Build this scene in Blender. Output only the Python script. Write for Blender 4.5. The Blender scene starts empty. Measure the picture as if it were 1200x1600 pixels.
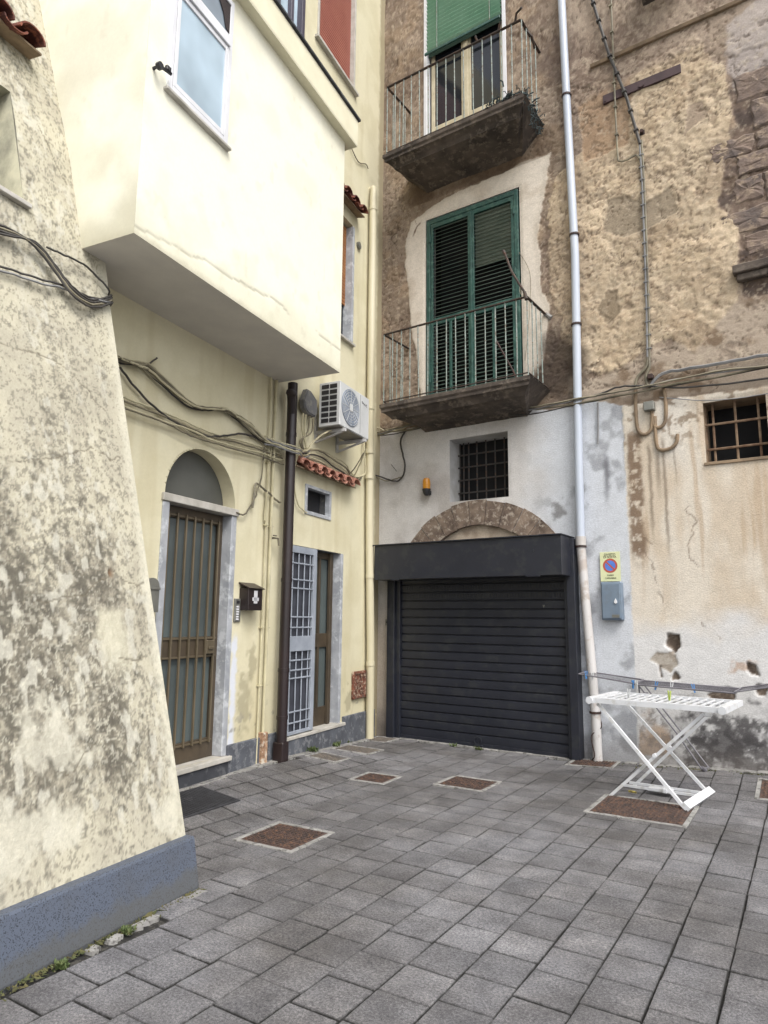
import bpy, math, random
import numpy as np
from mathutils import Matrix, Vector
random.seed(7)
C = bpy.context.scene
COL = C.collection
RAD = math.radians

# ------------------------------------------------------------------ camera
def cam_basis(t, r, y):
    f = Vector((-math.sin(y)*math.cos(t), math.cos(y)*math.cos(t), math.sin(t)))
    rt = Vector((math.cos(y), math.sin(y), 0)); up = rt.cross(f)
    r2 = rt*math.cos(r) + up*math.sin(r); u2 = r2.cross(f)
    return r2, u2, f
cr, cu, cf = cam_basis(RAD(8.95), RAD(.602), RAD(34.1))
cd = bpy.data.cameras.new('camera'); cam = bpy.data.objects.new('camera', cd); COL.objects.link(cam)
cd.sensor_fit = 'VERTICAL'; cd.sensor_height = 36; cd.lens = 36*1067/1600
cd.clip_start = .05; cd.clip_end = 500
cam.matrix_world = Matrix(((cr.x, cu.x, -cf.x, 0), (cr.y, cu.y, -cf.y, 0), (cr.z, cu.z, -cf.z, 1.6), (0, 0, 0, 1)))
C.camera = cam

# ------------------------------------------------------------------ world, sun, exposure
w = bpy.data.worlds.new('World'); C.world = w; w.use_nodes = True
nt = w.node_tree; bg = nt.nodes['Background']
sky = nt.nodes.new('ShaderNodeTexSky'); sky.sky_type = 'NISHITA'; sky.sun_disc = False
SUN_EL, SUN_AZ = RAD(52), RAD(122)          # azimuth clockwise from +Y
sky.sun_elevation = SUN_EL; sky.sun_rotation = SUN_AZ
sky.air_density = 1.0; sky.dust_density = 4.0; sky.ozone_density = 1.0
hs = nt.nodes.new('ShaderNodeHueSaturation'); hs.inputs['Saturation'].default_value = .30
nt.links.new(sky.outputs[0], hs.inputs['Color']); nt.links.new(hs.outputs[0], bg.inputs[0])
bg.inputs[1].default_value = .13
sl = bpy.data.lights.new('sun', 'SUN'); sl.energy = 1.0; sl.angle = RAD(28); sl.color = (1, .965, .91)
so = bpy.data.objects.new('sun', sl); COL.objects.link(so)
sd = Vector((math.sin(SUN_AZ)*math.cos(SUN_EL), math.cos(SUN_AZ)*math.cos(SUN_EL), math.sin(SUN_EL)))
so.rotation_euler = sd.to_track_quat('Z', 'Y').to_euler(); so.location = (6, -6, 14)
C.view_settings.view_transform = 'Standard'; C.view_settings.look = 'None'
C.view_settings.exposure = 1.12; C.view_settings.gamma = 1; C.view_settings.use_curve_mapping = False

# ------------------------------------------------------------------ helpers
def lin(r, g, b, k=.8):
    f = lambda c: ((c/255+.055)/1.055)**2.4 if c > 10 else c/255/12.92
    return (f(r)*k, f(g)*k, f(b)*k)
def rgba(c): return (c[0], c[1], c[2], 1)
def tag(o, label=None, cat=None, group=None, kind=None):
    if label: o['label'] = label
    if cat: o['category'] = cat
    if group: o['group'] = group
    if kind: o['kind'] = kind
    return o

_h = np.random.RandomState(11).rand(64, 256, 256).astype(np.float32)
def vn(x, y, seed=0):
    xi = np.floor(x).astype(int); yi = np.floor(y).astype(int)
    fx = x-xi; fy = y-yi; fx = fx*fx*(3-2*fx); fy = fy*fy*(3-2*fy)
    T = _h[seed % 64]; a = T[xi & 255, yi & 255]; b = T[(xi+1) & 255, yi & 255]; c = T[xi & 255, (yi+1) & 255]; d = T[(xi+1) & 255, (yi+1) & 255]
    return (a*(1-fx)+b*fx)*(1-fy)+(c*(1-fx)+d*fx)*fy
def fbm(x, y, s, o=4, seed=0, g=.5):
    v = 0; a = 1; t = 0
    for k in range(o):
        v = v+a*vn(x*s*2**k+k*17.3, y*s*2**k+k*9.1, seed+k); t += a; a *= g
    return v/t
def ss(a, b, x): t = np.clip((x-a)/(b-a), 0, 1); return t*t*(3-2*t)
def poly_sd(X, Y, P):
    d = np.full(X.shape, 1e9); ins = np.zeros(X.shape, bool); n = len(P)
    for i in range(n):
        x0, y0 = P[i]; x1, y1 = P[(i+1) % n]
        ex, ey = x1-x0, y1-y0; t = np.clip(((X-x0)*ex+(Y-y0)*ey)/(ex*ex+ey*ey+1e-12), 0, 1)
        d = np.minimum(d, np.hypot(X-x0-t*ex, Y-y0-t*ey))
        if y0 != y1:
            cnd = ((y0 > Y) != (y1 > Y)) & (X < (x1-x0)*(Y-y0)/(y1-y0)+x0); ins ^= cnd
    return np.where(ins, d, -d)
def line_d(X, Y, P):
    d = np.full(X.shape, 1e9)
    for (x0, y0), (x1, y1) in zip(P[:-1], P[1:]):
        ex, ey = x1-x0, y1-y0; t = np.clip(((X-x0)*ex+(Y-y0)*ey)/(ex*ex+ey*ey+1e-12), 0, 1)
        d = np.minimum(d, np.hypot(X-x0-t*ex, Y-y0-t*ey))
    return d
def mixc(c, col, m): return c*(1-m[..., None])+np.array(col)*m[..., None]

# ---- materials
def nodes(name):
    m = bpy.data.materials.new(name); m.use_nodes = True
    return m, m.node_tree, m.node_tree.nodes['Principled BSDF']
def nz(nt, scale, detail=4, rough=.55, coord=None, stretch=None):
    n = nt.nodes.new('ShaderNodeTexNoise'); n.inputs['Scale'].default_value = scale; n.inputs['Detail'].default_value = detail; n.inputs['Roughness'].default_value = rough
    if stretch:
        mp = nt.nodes.new('ShaderNodeMapping'); mp.inputs['Scale'].default_value = stretch
        nt.links.new(coord, mp.inputs[0]); coord = mp.outputs[0]
    if coord: nt.links.new(coord, n.inputs['Vector'])
    return n.outputs['Fac']
def ramp(nt, fac, stops):
    r = nt.nodes.new('ShaderNodeValToRGB'); e = r.color_ramp.elements
    while len(e) < len(stops): e.new(.5)
    for i, (p, c) in enumerate(stops): e[i].position = p; e[i].color = rgba(c) if len(c) == 3 else c
    nt.links.new(fac, r.inputs[0]); return r.outputs[0]
def mix(nt, fac, a, b, mode='MIX'):
    m = nt.nodes.new('ShaderNodeMix'); m.data_type = 'RGBA'; m.blend_type = mode
    for s, v in ((m.inputs[0], fac), (m.inputs[6], a), (m.inputs[7], b)):
        if isinstance(v, (int, float)): s.default_value = v
        elif isinstance(v, tuple): s.default_value = rgba(v)
        else: nt.links.new(v, s)
    return m.outputs[2]
def bump(nt, bs, h, dist=.003, st=1):
    b = nt.nodes.new('ShaderNodeBump'); b.inputs['Distance'].default_value = dist; b.inputs['Strength'].default_value = st
    nt.links.new(h, b.inputs['Height']); nt.links.new(b.outputs[0], bs.inputs['Normal'])
def pos(nt):
    return nt.nodes.new('ShaderNodeNewGeometry').outputs['Position']
def surf(name, c1, c2=None, scale=6, rough=.7, bsc=60, bd=.002, metal=0, lo=.35, hi=.65, c3=None, s3=25, spec=.5, streak=False, rvar=0):
    """a painted, stained or cast surface: two colours in broad noise, a third in fine spots, fine relief"""
    m, nt, bs = nodes(name); p = pos(nt); c2 = c2 or tuple(v*.8 for v in c1)
    col = ramp(nt, nz(nt, scale, 5, .6, p, (1, 1, .18) if streak else None), [(lo, c1), (hi, c2)])
    if c3:
        f = ramp(nt, nz(nt, s3, 4, .7, p), [(.52, (0, 0, 0)), (.62, (1, 1, 1))]); col = mix(nt, f, col, c3)
    nt.links.new(col, bs.inputs['Base Color'])
    bs.inputs['Roughness'].default_value = rough; bs.inputs['Metallic'].default_value = metal; bs.inputs['Specular IOR Level'].default_value = spec
    bump(nt, bs, nz(nt, bsc, 5, .65, p), bd)
    return m
def attr_wall(name, grain=.16, bsc=90, bd=.002, rough=.92, gs=70):
    m, nt, bs = nodes(name); p = pos(nt)
    a = nt.nodes.new('ShaderNodeAttribute'); a.attribute_name = 'Col'
    g = ramp(nt, nz(nt, gs, 6, .7, p), [(.3, (1-grain,)*3), (.7, (1+grain*.4,)*3)])
    g2 = ramp(nt, nz(nt, 9, 5, .6, p), [(.3, (1-grain*.5,)*3), (.7, (1,)*3)])
    col = mix(nt, 1.0, mix(nt, 1.0, a.outputs['Color'], g, 'MULTIPLY'), g2, 'MULTIPLY')
    nt.links.new(col, bs.inputs['Base Color']); bs.inputs['Roughness'].default_value = rough; bs.inputs['Specular IOR Level'].default_value = .25
    h = nz(nt, bsc, 6, .7, p); bump(nt, bs, h, bd)
    return m

# ---- frames: local x to the right along a wall, -y out of it, z up
CX, CY, D, AL = -5.656, 8.141, 8.257, RAD(8.89)
FB = Matrix.Translation((CX, D, 0))
FL = Matrix.Translation((CX, CY, 0)) @ Matrix.Rotation(math.pi/2+AL, 4, 'Z')
FG = Matrix.Identity(4)

class MB:
    def __init__(s): s.v = []; s.f = []
    def add(s, v, f): n = len(s.v); s.v += [tuple(p) for p in v]; s.f += [tuple(i+n for i in q) for q in f]; return s
    def box(s, x0, x1, y0, y1, z0, z1, b=0):
        if b <= 0:
            v = [(x, y, z) for x in (x0, x1) for y in (y0, y1) for z in (z0, z1)]
            return s.add(v, [(0, 1, 3, 2), (4, 6, 7, 5), (0, 4, 5, 1), (2, 3, 7, 6), (0, 2, 6, 4), (1, 5, 7, 3)])
        X = (x0, x1); Y = (y0, y1); Z = (z0, z1); v = []; idx = {}
        for i in (0, 1):
            for j in (0, 1):
                for k in (0, 1):
                    sx, sy, sz = (1, -1)[i], (1, -1)[j], (1, -1)[k]
                    idx[i, j, k, 0] = len(v); v.append((X[i], Y[j]+sy*b, Z[k]+sz*b))
                    idx[i, j, k, 1] = len(v); v.append((X[i]+sx*b, Y[j], Z[k]+sz*b))
                    idx[i, j, k, 2] = len(v); v.append((X[i]+sx*b, Y[j]+sy*b, Z[k]))
        f = []
        for i in (0, 1):
            q = [idx[i, 0, 0, 0], idx[i, 0, 1, 0], idx[i, 1, 1, 0], idx[i, 1, 0, 0]]; f.append(q if i == 0 else q[::-1])
            q = [idx[0, i, 0, 1], idx[1, i, 0, 1], idx[1, i, 1, 1], idx[0, i, 1, 1]]; f.append(q if i == 0 else q[::-1])
            q = [idx[0, 0, i, 2], idx[0, 1, i, 2], idx[1, 1, i, 2], idx[1, 0, i, 2]]; f.append(q if i == 0 else q[::-1])
        for i in (0, 1):
            for j in (0, 1):
                q = [idx[i, j, 0, 0], idx[i, j, 0, 1], idx[i, j, 1, 1], idx[i, j, 1, 0]]; f.append(q if (i+j) % 2 else q[::-1])
                q = [idx[i, 0, j, 0], idx[i, 1, j, 0], idx[i, 1, j, 2], idx[i, 0, j, 2]]; f.append(q if (i+j) % 2 else q[::-1])
                q = [idx[0, i, j, 1], idx[1, i, j, 1], idx[1, i, j, 2], idx[0, i, j, 2]]; f.append(q if not (i+j) % 2 == 0 else q[::-1])
                for k in (0, 1):
                    q = [idx[i, j, k, 0], idx[i, j, k, 1], idx[i, j, k, 2]]; f.append(q if (i+j+k) % 2 else q[::-1])
        return s.add(v, f)
    def beam(s, a, b, w, t, up=(0, 0, 1)):
        a = Vector(a); b = Vector(b); d = (b-a).normalized(); u = Vector(up)
        if abs(d.dot(u)) > .99: u = Vector((0, 1, 0))
        x = d.cross(u).normalized(); y = x.cross(d)
        v = [p+x*(i*w/2)+y*(j*t/2) for p in (a, b) for i, j in ((-1, -1), (1, -1), (1, 1), (-1, 1))]
        return s.add(v, [(0, 1, 2, 3), (7, 6, 5, 4), (0, 4, 5, 1), (1, 5, 6, 2), (2, 6, 7, 3), (3, 7, 4, 0)])
    def tube(s, pts, r, n=8, cap=True):
        P = [Vector(p) for p in pts]; R = r if isinstance(r, (list, tuple)) else [r]*len(P)
        t0 = (P[1]-P[0]).normalized(); u = t0.orthogonal().normalized(); rings = []
        for i, p in enumerate(P):
            t = (P[min(i+1, len(P)-1)]-P[max(i-1, 0)]).normalized()
            u = (u-t*u.dot(t)); u = u.normalized() if u.length > 1e-6 else t.orthogonal().normalized(); w_ = t.cross(u)
            rings += [p+(u*math.cos(k*2*math.pi/n)+w_*math.sin(k*2*math.pi/n))*R[i] for k in range(n)]
        f = [(i*n+k, i*n+(k+1) % n, (i+1)*n+(k+1) % n, (i+1)*n+k) for i in range(len(P)-1) for k in range(n)]
        if cap: f += [tuple(range(n))[::-1], tuple((len(P)-1)*n+k for k in range(n))]
        return s.add(rings, f)
    def prism(s, P, y0, y1):                    # polygon in x,z pushed along y
        n = len(P); v = [(x, y0, z) for x, z in P]+[(x, y1, z) for x, z in P]
        f = [tuple(range(n)), tuple(range(2*n-1, n-1, -1))]+[(i, i+n, (i+1) % n+n, (i+1) % n) for i in range(n)]
        return s.add(v, f)
    def extr(s, P, x0, x1):                     # polygon in y,z pushed along x
        n = len(P); v = [(x0, y, z) for y, z in P]+[(x1, y, z) for y, z in P]
        f = [tuple(range(n))[::-1], tuple(range(n, 2*n))]+[(i, (i+1) % n, (i+1) % n+n, i+n) for i in range(n)]
        return s.add(v, f)
    def build(s, name, m, parent=None, loc=(0, 0, 0), rot=(0, 0, 0), smooth=False, label=None):
        me = bpy.data.meshes.new(name); me.from_pydata(s.v, [], s.f); me.update()
        if smooth:
            me.polygons.foreach_set('use_smooth', [True]*len(me.polygons))
            try: me.set_sharp_from_angle(angle=RAD(40))
            except Exception: pass
        if m: me.materials.append(m)
        import bmesh
        bm = bmesh.new(); bm.from_mesh(me); bmesh.ops.recalc_face_normals(bm, faces=bm.faces); bm.to_mesh(me); bm.free()
        o = bpy.data.objects.new(name, me); COL.objects.link(o); o.parent = parent; o.location = loc; o.rotation_euler = rot
        if label: o['label'] = label
        return o
def again(o, loc, rot=None, parent=None, m=None):     # a copy sharing its mesh
    c = o.copy(); COL.objects.link(c); c.parent = parent or o.parent; c.location = loc
    if rot: c.rotation_euler = rot
    return c
def tree_copy(o, parent=None, children=None):
    c = o.copy(); COL.objects.link(c); c.parent = parent
    for ch in [x for x in COL.objects if x.parent == o]: tree_copy(ch, c)
    return c
def thing(name, label, cat, F=FG, p=(0, 0, 0), rz=0, group=None):
    o = bpy.data.objects.new(name, None); COL.objects.link(o); o.empty_display_size = .1
    o.matrix_world = F @ Matrix.Translation(p) @ Matrix.Rotation(rz, 4, 'Z')
    return tag(o, label, cat, group)
def single(mb, name, m, label, cat, F=FG, p=(0, 0, 0), rz=0, group=None, smooth=False):
    o = mb.build(name, m, None, smooth=smooth); o.matrix_world = F @ Matrix.Translation(p) @ Matrix.Rotation(rz, 4, 'Z')
    return tag(o, label, cat, group)
def spline(P, k=6, jit=0):
    P = [Vector(p) for p in P]; out = []
    Q = [P[0]*2-P[1]]+P+[P[-1]*2-P[-2]]
    for i in range(1, len(Q)-2):
        a, b, c, d = Q[i-1:i+3]
        for j in range(k):
            t = j/k; out.append(.5*((2*b)+(c-a)*t+(2*a-5*b+4*c-d)*t*t+(3*b-a-3*c+d)*t**3))
    out.append(P[-1])
    if jit: out = [p+Vector((random.uniform(-jit, jit), random.uniform(-jit, jit)*.4, random.uniform(-jit, jit))) for p in out]
    return out
def grid_wall(name, xs, zs, fn, m, parent, removed=None, warp=None, base=None):
    """a wall face as a fine sheet: fn(X,Z) gives base colour and relief (m out of the wall)"""
    X, Z = np.meshgrid(xs, zs, indexing='ij'); col, h = fn(X, Z)
    if warp: X, Z = warp(X, Z)
    Y = -h if base is None else base(X, Z, h)
    n, k = X.shape; co = np.stack([X, Y, Z], -1).reshape(-1, 3).astype(np.float32)
    I = np.arange(n*k).reshape(n, k); q = np.stack([I[:-1, :-1], I[1:, :-1], I[1:, 1:], I[:-1, 1:]], -1)
    if removed is not None:
        q = q[~removed((X[:-1, :-1]+X[1:, 1:])/2, (Z[:-1, :-1]+Z[1:, 1:])/2)]
    q = q.reshape(-1, 4); me = bpy.data.meshes.new(name)
    me.vertices.add(len(co)); me.vertices.foreach_set('co', co.ravel())
    me.loops.add(q.size); me.loops.foreach_set('vertex_index', q.ravel().astype(np.int32))
    me.polygons.add(len(q)); me.polygons.foreach_set('loop_start', np.arange(0, q.size, 4, dtype=np.int32))
    try: me.polygons.foreach_set('loop_total', np.full(len(q), 4, dtype=np.int32))
    except Exception: pass
    me.polygons.foreach_set('use_smooth', np.ones(len(q), bool)); me.update(calc_edges=True)
    at = me.color_attributes.new('Col', 'FLOAT_COLOR', 'POINT')
    c4 = np.ones((n*k, 4), np.float32); c4[:, :3] = np.clip(col.reshape(-1, 3), 0, 1); at.data.foreach_set('color', c4.ravel())
    me.materials.append(m); o = bpy.data.objects.new(name, me); COL.objects.link(o); o.parent = parent
    return o
def lines(a, b, step, extra=()):
    v = list(np.arange(a, b, step))+[b]; v = [x for x in v if all(abs(x-e) > step*.45 for e in extra)]+[e for e in extra if a <= e <= b]
    return np.array(sorted(v))
def text_mesh(name, txt, size, m, parent, loc, rot=(math.pi/2, 0, 0), bold=0.0, shear=0):
    cu_ = bpy.data.curves.new(name, 'FONT'); cu_.body = txt; cu_.size = size; cu_.align_x = 'CENTER'; cu_.align_y = 'CENTER'; cu_.extrude = .0006; cu_.offset = bold; cu_.shear = shear
    t = bpy.data.objects.new(name, cu_); COL.objects.link(t); bpy.context.view_layer.update()
    me = bpy.data.meshes.new_from_object(t.evaluated_get(bpy.context.evaluated_depsgraph_get())); bpy.data.objects.remove(t)
    me.materials.clear(); me.materials.append(m); o = bpy.data.objects.new(name, me); COL.objects.link(o); o.parent = parent; o.location = loc; o.rotation_euler = rot
    return o

# ---- ground height: the paving lifts a little toward the left house and the far right
def gz(x, y):
    dx, dy = x-CX, y-CY
    s = -(dx*-math.sin(AL)+dy*math.cos(AL)); o = dx*math.cos(AL)+dy*math.sin(AL)
    cl = lambda v: max(0, min(1, v)); sm = lambda v: cl(v)**2*(3-2*cl(v))
    a = .11*sm((s-.1)/2.6)*sm((5.6-s)/1.0)*sm((1.1-o)/1.0)
    b = .105*max(0, min(1.8, (x+2.9)/2))*sm((y-6.9)/1.4)
    return a+b
# ------------------------------------------------------------------ materials
M = {}
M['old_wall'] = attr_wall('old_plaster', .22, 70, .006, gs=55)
M['yellow_wall'] = attr_wall('yellow_plaster', .05, 120, .0012, gs=40)
M['lean_wall'] = attr_wall('mottled_plaster', .12, 90, .004, gs=60)
M['reveal'] = surf('reveal_paint', lin(205, 205, 205), lin(180, 178, 174), 5, .9)
M['reveal_brown'] = surf('reveal_brown', lin(160, 138, 112), lin(120, 104, 86), 5, .9)
M['dark'] = surf('dark_interior', (.004, .004, .005), (.008, .008, .009), 3, .9)
M['room'] = surf('dim_room', (.02, .021, .025), (.012, .012, .014), 3, .8)
M['soil'] = surf('joint_soil', (.018, .017, .016), (.010, .010, .009), 9, .95, c3=(.06, .056, .048), s3=30)
M['anthracite'] = surf('anthracite_paint', (.0125, .0145, .0215), (.017, .019, .028), 3, .42, 40, .0006, c3=(.024, .026, .031), s3=5)
M['green_frame'] = surf('green_paint', lin(44, 88, 80), lin(34, 70, 65), 6, .5, 50, .0008, c3=lin(70, 105, 95), s3=14)
M['green_slat'] = surf('weathered_green_slat', lin(70, 92, 84), lin(95, 108, 98), 5, .6, 60, .001, streak=False)
M['pale_panel'] = surf('slat_light_tone', lin(150, 160, 145), lin(125, 138, 124), 4, .7)  # pale tone standing for light between the shutter slats
M['mint'] = surf('mint_blind', lin(168, 212, 190), lin(146, 198, 172), 3, .45, 30, .0005)
M['rail_paint'] = surf('pale_green_iron', lin(156, 168, 162), lin(118, 130, 124), 12, .6, 80, .001, c3=lin(110, 92, 74), s3=30)
M['rust_rail'] = surf('rusty_iron', lin(74, 64, 58), lin(50, 44, 42), 15, .8, 80, .002, c3=lin(96, 70, 56), s3=30)
M['bar_iron'] = surf('dark_iron', lin(74, 74, 72), lin(58, 54, 52), 15, .7, 80, .001, c3=lin(95, 70, 55), s3=30)
M['rust_bar'] = surf('rust_stained_iron', lin(150, 128, 104), lin(112, 84, 64), 10, .75, 80, .001)
M['slab'] = surf('sooty_balcony_stone', lin(96, 86, 78), lin(56, 50, 46), 3, .95, 30, .006, c3=lin(112, 102, 92), s3=9, lo=.35, hi=.65)
M['voussoir'] = surf('arch_stone', lin(150, 132, 116), lin(84, 70, 62), 4, .95, 45, .009, c3=lin(172, 160, 146), s3=13)
M['rubble_stone'] = surf('wall_stone', lin(136, 118, 106), lin(100, 90, 86), 5, .95, 30, .014, c3=lin(158, 140, 122), s3=9)
M['cream_wood'] = surf('cream_paint', lin(214, 204, 176), lin(190, 178, 148), 6, .6, 60, .0006)
M['white_paint'] = surf('white_paint', lin(236, 237, 240), lin(220, 221, 225), 4, .55, 50, .0005)
M['white_plastic'] = surf('white_plastic', (.62, .63, .65), (.54, .555, .575), 6, .38, 40, .0003, c3=(.50, .50, .49), s3=12)
M['pvc'] = surf('bluish_white_pvc', lin(206, 213, 224), lin(184, 193, 207), 2, .4, 20, .0003, streak=True)
M['pvc_low'] = surf('dusty_white_pvc', lin(214, 212, 211), lin(192, 187, 182), 3, .5, 20, .0003, c3=lin(186, 176, 168), s3=5, streak=True)
M['cream_pipe'] = surf('cream_painted_pipe', lin(222, 214, 186), lin(204, 195, 164), 3, .5, 30, .0004, streak=True)
M['brown_pipe'] = surf('dark_brown_pipe', lin(48, 37, 38), lin(38, 31, 32), 3, .35, 30, .0003)
M['clamp'] = surf('rusty_clamp', lin(70, 46, 40), lin(48, 36, 34), 12, .7)
M['cable'] = surf('weathered_cable', lin(150, 142, 118), lin(104, 98, 84), 4, .6)
M['cable_dark'] = surf('dark_cable', lin(78, 74, 70), lin(52, 50, 48), 4, .6)
M['cable_grey'] = surf('grey_cable', lin(150, 150, 150), lin(115, 115, 116), 4, .55)
M['cable_cream'] = surf('cream_cable', lin(214, 206, 172), lin(180, 172, 142), 4, .6)
M['marble'] = surf('grey_marble', lin(188, 191, 196), lin(154, 158, 164), 4, .45, 20, .0003, c3=lin(206, 210, 214), s3=7)
M['marble_w'] = surf('white_marble_sill', lin(206, 202, 194), lin(176, 172, 162), 6, .5, 40, .0006)
M['plinth'] = surf('dark_plinth_paint', lin(96, 100, 108), lin(76, 79, 86), 4, .8, 60, .002, c3=lin(124, 126, 130), s3=12)
M['plinth_d'] = surf('charcoal_plinth', lin(62, 64, 70), lin(50, 52, 58), 4, .75, 60, .002, c3=lin(90, 92, 96), s3=9)
M['granite'] = None
M['bronze'] = surf('bronze_aluminium', lin(120, 108, 88), lin(102, 92, 74), 3, .42, 20, .0002, metal=.25)
M['bronze_d'] = surf('aged_bronze_frame', lin(92, 80, 64), lin(74, 65, 54), 5, .5, 20, .0003, metal=.2)
M['frost'] = surf('frosted_grey_glass', lin(98, 108, 108), lin(84, 92, 92), 1.2, .22, 8, .0002, spec=.6)
M['fan_glass'] = surf('dusty_fanlight_glass', lin(98, 99, 94), lin(84, 85, 81), 1.5, .3, 8, .0002, spec=.4)
M['grille_blue'] = surf('blue_grey_enamel', lin(168, 175, 186), lin(148, 155, 166), 4, .5, 30, .0004)
M['tile'] = surf('terracotta', lin(188, 132, 112), lin(150, 98, 82), 9, .85, 60, .003, c3=lin(206, 160, 142), s3=20)
M['tile_d'] = surf('dark_terracotta', lin(120, 66, 52), lin(84, 48, 42), 9, .85, 60, .003, c3=lin(160, 96, 72), s3=20)
M['red_shutter'] = surf('red_slat_paint', lin(168, 102, 86), lin(156, 90, 76), 3, .55, 30, .0004)
M['orange_shutter'] = surf('orange_wood', lin(176, 122, 72), lin(150, 98, 58), 3, .6)
M['black'] = surf('black_plastic', (.015, .015, .017), (.022, .022, .024), 5, .45)
M['brown_dark'] = surf('dark_brown_enamel', lin(52, 40, 38), lin(40, 32, 32), 4, .4)
M['paper'] = surf('paper_label', lin(220, 220, 222), lin(200, 200, 204), 8, .7)
M['metal_grey'] = surf('brushed_metal', lin(150, 150, 142), lin(128, 128, 122), 6, .4, metal=.5)
M['cabinet'] = surf('grey_blue_enamel', lin(122, 138, 154), lin(108, 124, 142), 3, .5, 30, .0003, c3=lin(116, 130, 144), s3=8)
M['sign'] = surf('yellowed_sign_plate', lin(232, 234, 190), lin(222, 226, 178), 4, .5)
M['ink'] = surf('faded_ink', lin(92, 96, 74), lin(110, 112, 88), 30, .6)
M['sign_red'] = surf('faded_red', lin(196, 96, 76), lin(184, 84, 66), 10, .5)
M['sign_blue'] = surf('sign_blue', lin(92, 138, 226), lin(82, 124, 212), 10, .5)
M['amber'] = surf('amber_plastic', lin(226, 160, 48), lin(196, 130, 30), 6, .3)
M['box_grey'] = surf('grey_box_plastic', lin(112, 112, 112), lin(96, 96, 98), 7, .6, c3=lin(130, 128, 122), s3=15)
M['ac'] = surf('air_conditioner_enamel', lin(216, 218, 218), lin(200, 202, 202), 4, .45, 30, .0003)
M['ac_fan'] = surf('fan_grille_grey', lin(140, 150, 166), lin(124, 134, 150), 6, .5)
M['rust'] = surf('flaking_rust', lin(138, 84, 62), lin(80, 52, 44), 14, .95, 50, .006, c3=lin(176, 160, 140), s3=22)
M['cover'] = surf('rusty_cast_iron', lin(88, 68, 60), lin(56, 47, 45), 10, .8, 70, .002, c3=lin(112, 84, 66), s3=25)
M['cover_g'] = surf('grey_cast_iron', lin(112, 104, 96), lin(90, 84, 80), 10, .8, 70, .002, c3=lin(126, 118, 104), s3=25)
M['concrete'] = surf('pale_concrete', lin(186, 184, 180, .6), lin(150, 148, 144, .6), 8, .9, 60, .003, c3=lin(110, 108, 104, .6), s3=18)
M['rubber'] = surf('black_rubber', (.022, .022, .025), (.035, .035, .04), 12, .9, 80, .002)
M['leaf'] = surf('weed_leaf', (.05, .085, .025), (.09, .11, .035), 12, .7)
M['moss'] = surf('dry_moss', (.10, .085, .035), (.05, .065, .022), 14, .95, 60, .004)
M['net'] = surf('dark_garden_net', lin(62, 74, 74), lin(40, 48, 50), 20, .9)
M['wire'] = surf('grey_coated_wire', lin(128, 126, 132), lin(104, 102, 108), 8, .45)
M['peg_blue'] = surf('blue_peg_plastic', lin(74, 142, 208), lin(66, 128, 190), 8, .4)
M['peg_white'] = surf('white_peg_plastic', lin(224, 226, 226), lin(204, 206, 208), 8, .4)
M['peg_lime'] = surf('lime_peg_plastic', lin(196, 216, 96), lin(180, 200, 84), 8, .4)
def glass(name, c, r=.08):
    m, nt, bs = nodes(name); p = pos(nt)
    nt.links.new(ramp(nt, nz(nt, 1.3, 3, .5, p), [(.35, c), (.65, tuple(v*1.6 for v in c))]), bs.inputs['Base Color'])
    bs.inputs['Roughness'].default_value = r; bs.inputs['Specular IOR Level'].default_value = .6; bump(nt, bs, nz(nt, 3, 2, .5, p), .004, .3)
    return m
M['glass'] = glass('dark_window_glass', (.012, .014, .018))
M['sky_glass'] = glass('pale_frosted_glass', (.30, .38, .44), .25)
M['grey_glass'] = glass('grey_window_glass', (.20, .24, .28), .12)
# speckled granite plinth, pavers
m, nt_, bs = nodes('speckled_granite'); p_ = pos(nt_)
vo = nt_.nodes.new('ShaderNodeTexVoronoi'); vo.inputs['Scale'].default_value = 210; nt_.links.new(p_, vo.inputs['Vector'])
c_ = mix(nt_, ramp(nt_, vo.outputs['Color'], [(.15, (1, 1, 1)), (.35, (0, 0, 0))]), lin(90, 98, 113), lin(44, 48, 57))
c_ = mix(nt_, ramp(nt_, nz(nt_, 3.5, 5, .65, p_), [(.45, (0, 0, 0)), (.75, (.6, .6, .6))]), c_, lin(84, 87, 92))
sz = nt_.nodes.new('ShaderNodeSeparateXYZ'); nt_.links.new(p_, sz.inputs[0]); sm__ = nt_.nodes.new('ShaderNodeMath'); sm__.operation = 'MULTIPLY_ADD'; nt_.links.new(nz(nt_, 9, 5, .7, p_), sm__.inputs[0]); sm__.inputs[1].default_value = -.17; nt_.links.new(sz.outputs[2], sm__.inputs[2])
c_ = mix(nt_, ramp(nt_, sm__.outputs[0], [(.0, (.5,)*3), (.04, (0, 0, 0))]), c_, lin(92, 90, 82))
nt_.links.new(c_, bs.inputs['Base Color']); bs.inputs['Roughness'].default_value = .6; bump(nt_, bs, nz(nt_, 120, 3, .6, p_), .0012); M['granite'] = m
m, nt_, bs = nodes('concrete_paver'); p_ = pos(nt_)
at_ = nt_.nodes.new('ShaderNodeAttribute'); at_.attribute_name = 'tint'
oi = nt_.nodes.new('ShaderNodeObjectInfo')
ad = nt_.nodes.new('ShaderNodeMath'); ad.operation = 'ADD'; nt_.links.new(at_.outputs['Fac'], ad.inputs[0]); nt_.links.new(oi.outputs['Random'], ad.inputs[1])
fr = nt_.nodes.new('ShaderNodeMath'); fr.operation = 'FRACT'; nt_.links.new(ad.outputs[0], fr.inputs[0])
tc = ramp(nt_, fr.outputs[0], [(0, (.112, .111, .115)), (.5, (.132, .131, .136)), (1, (.150, .149, .154))])
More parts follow.
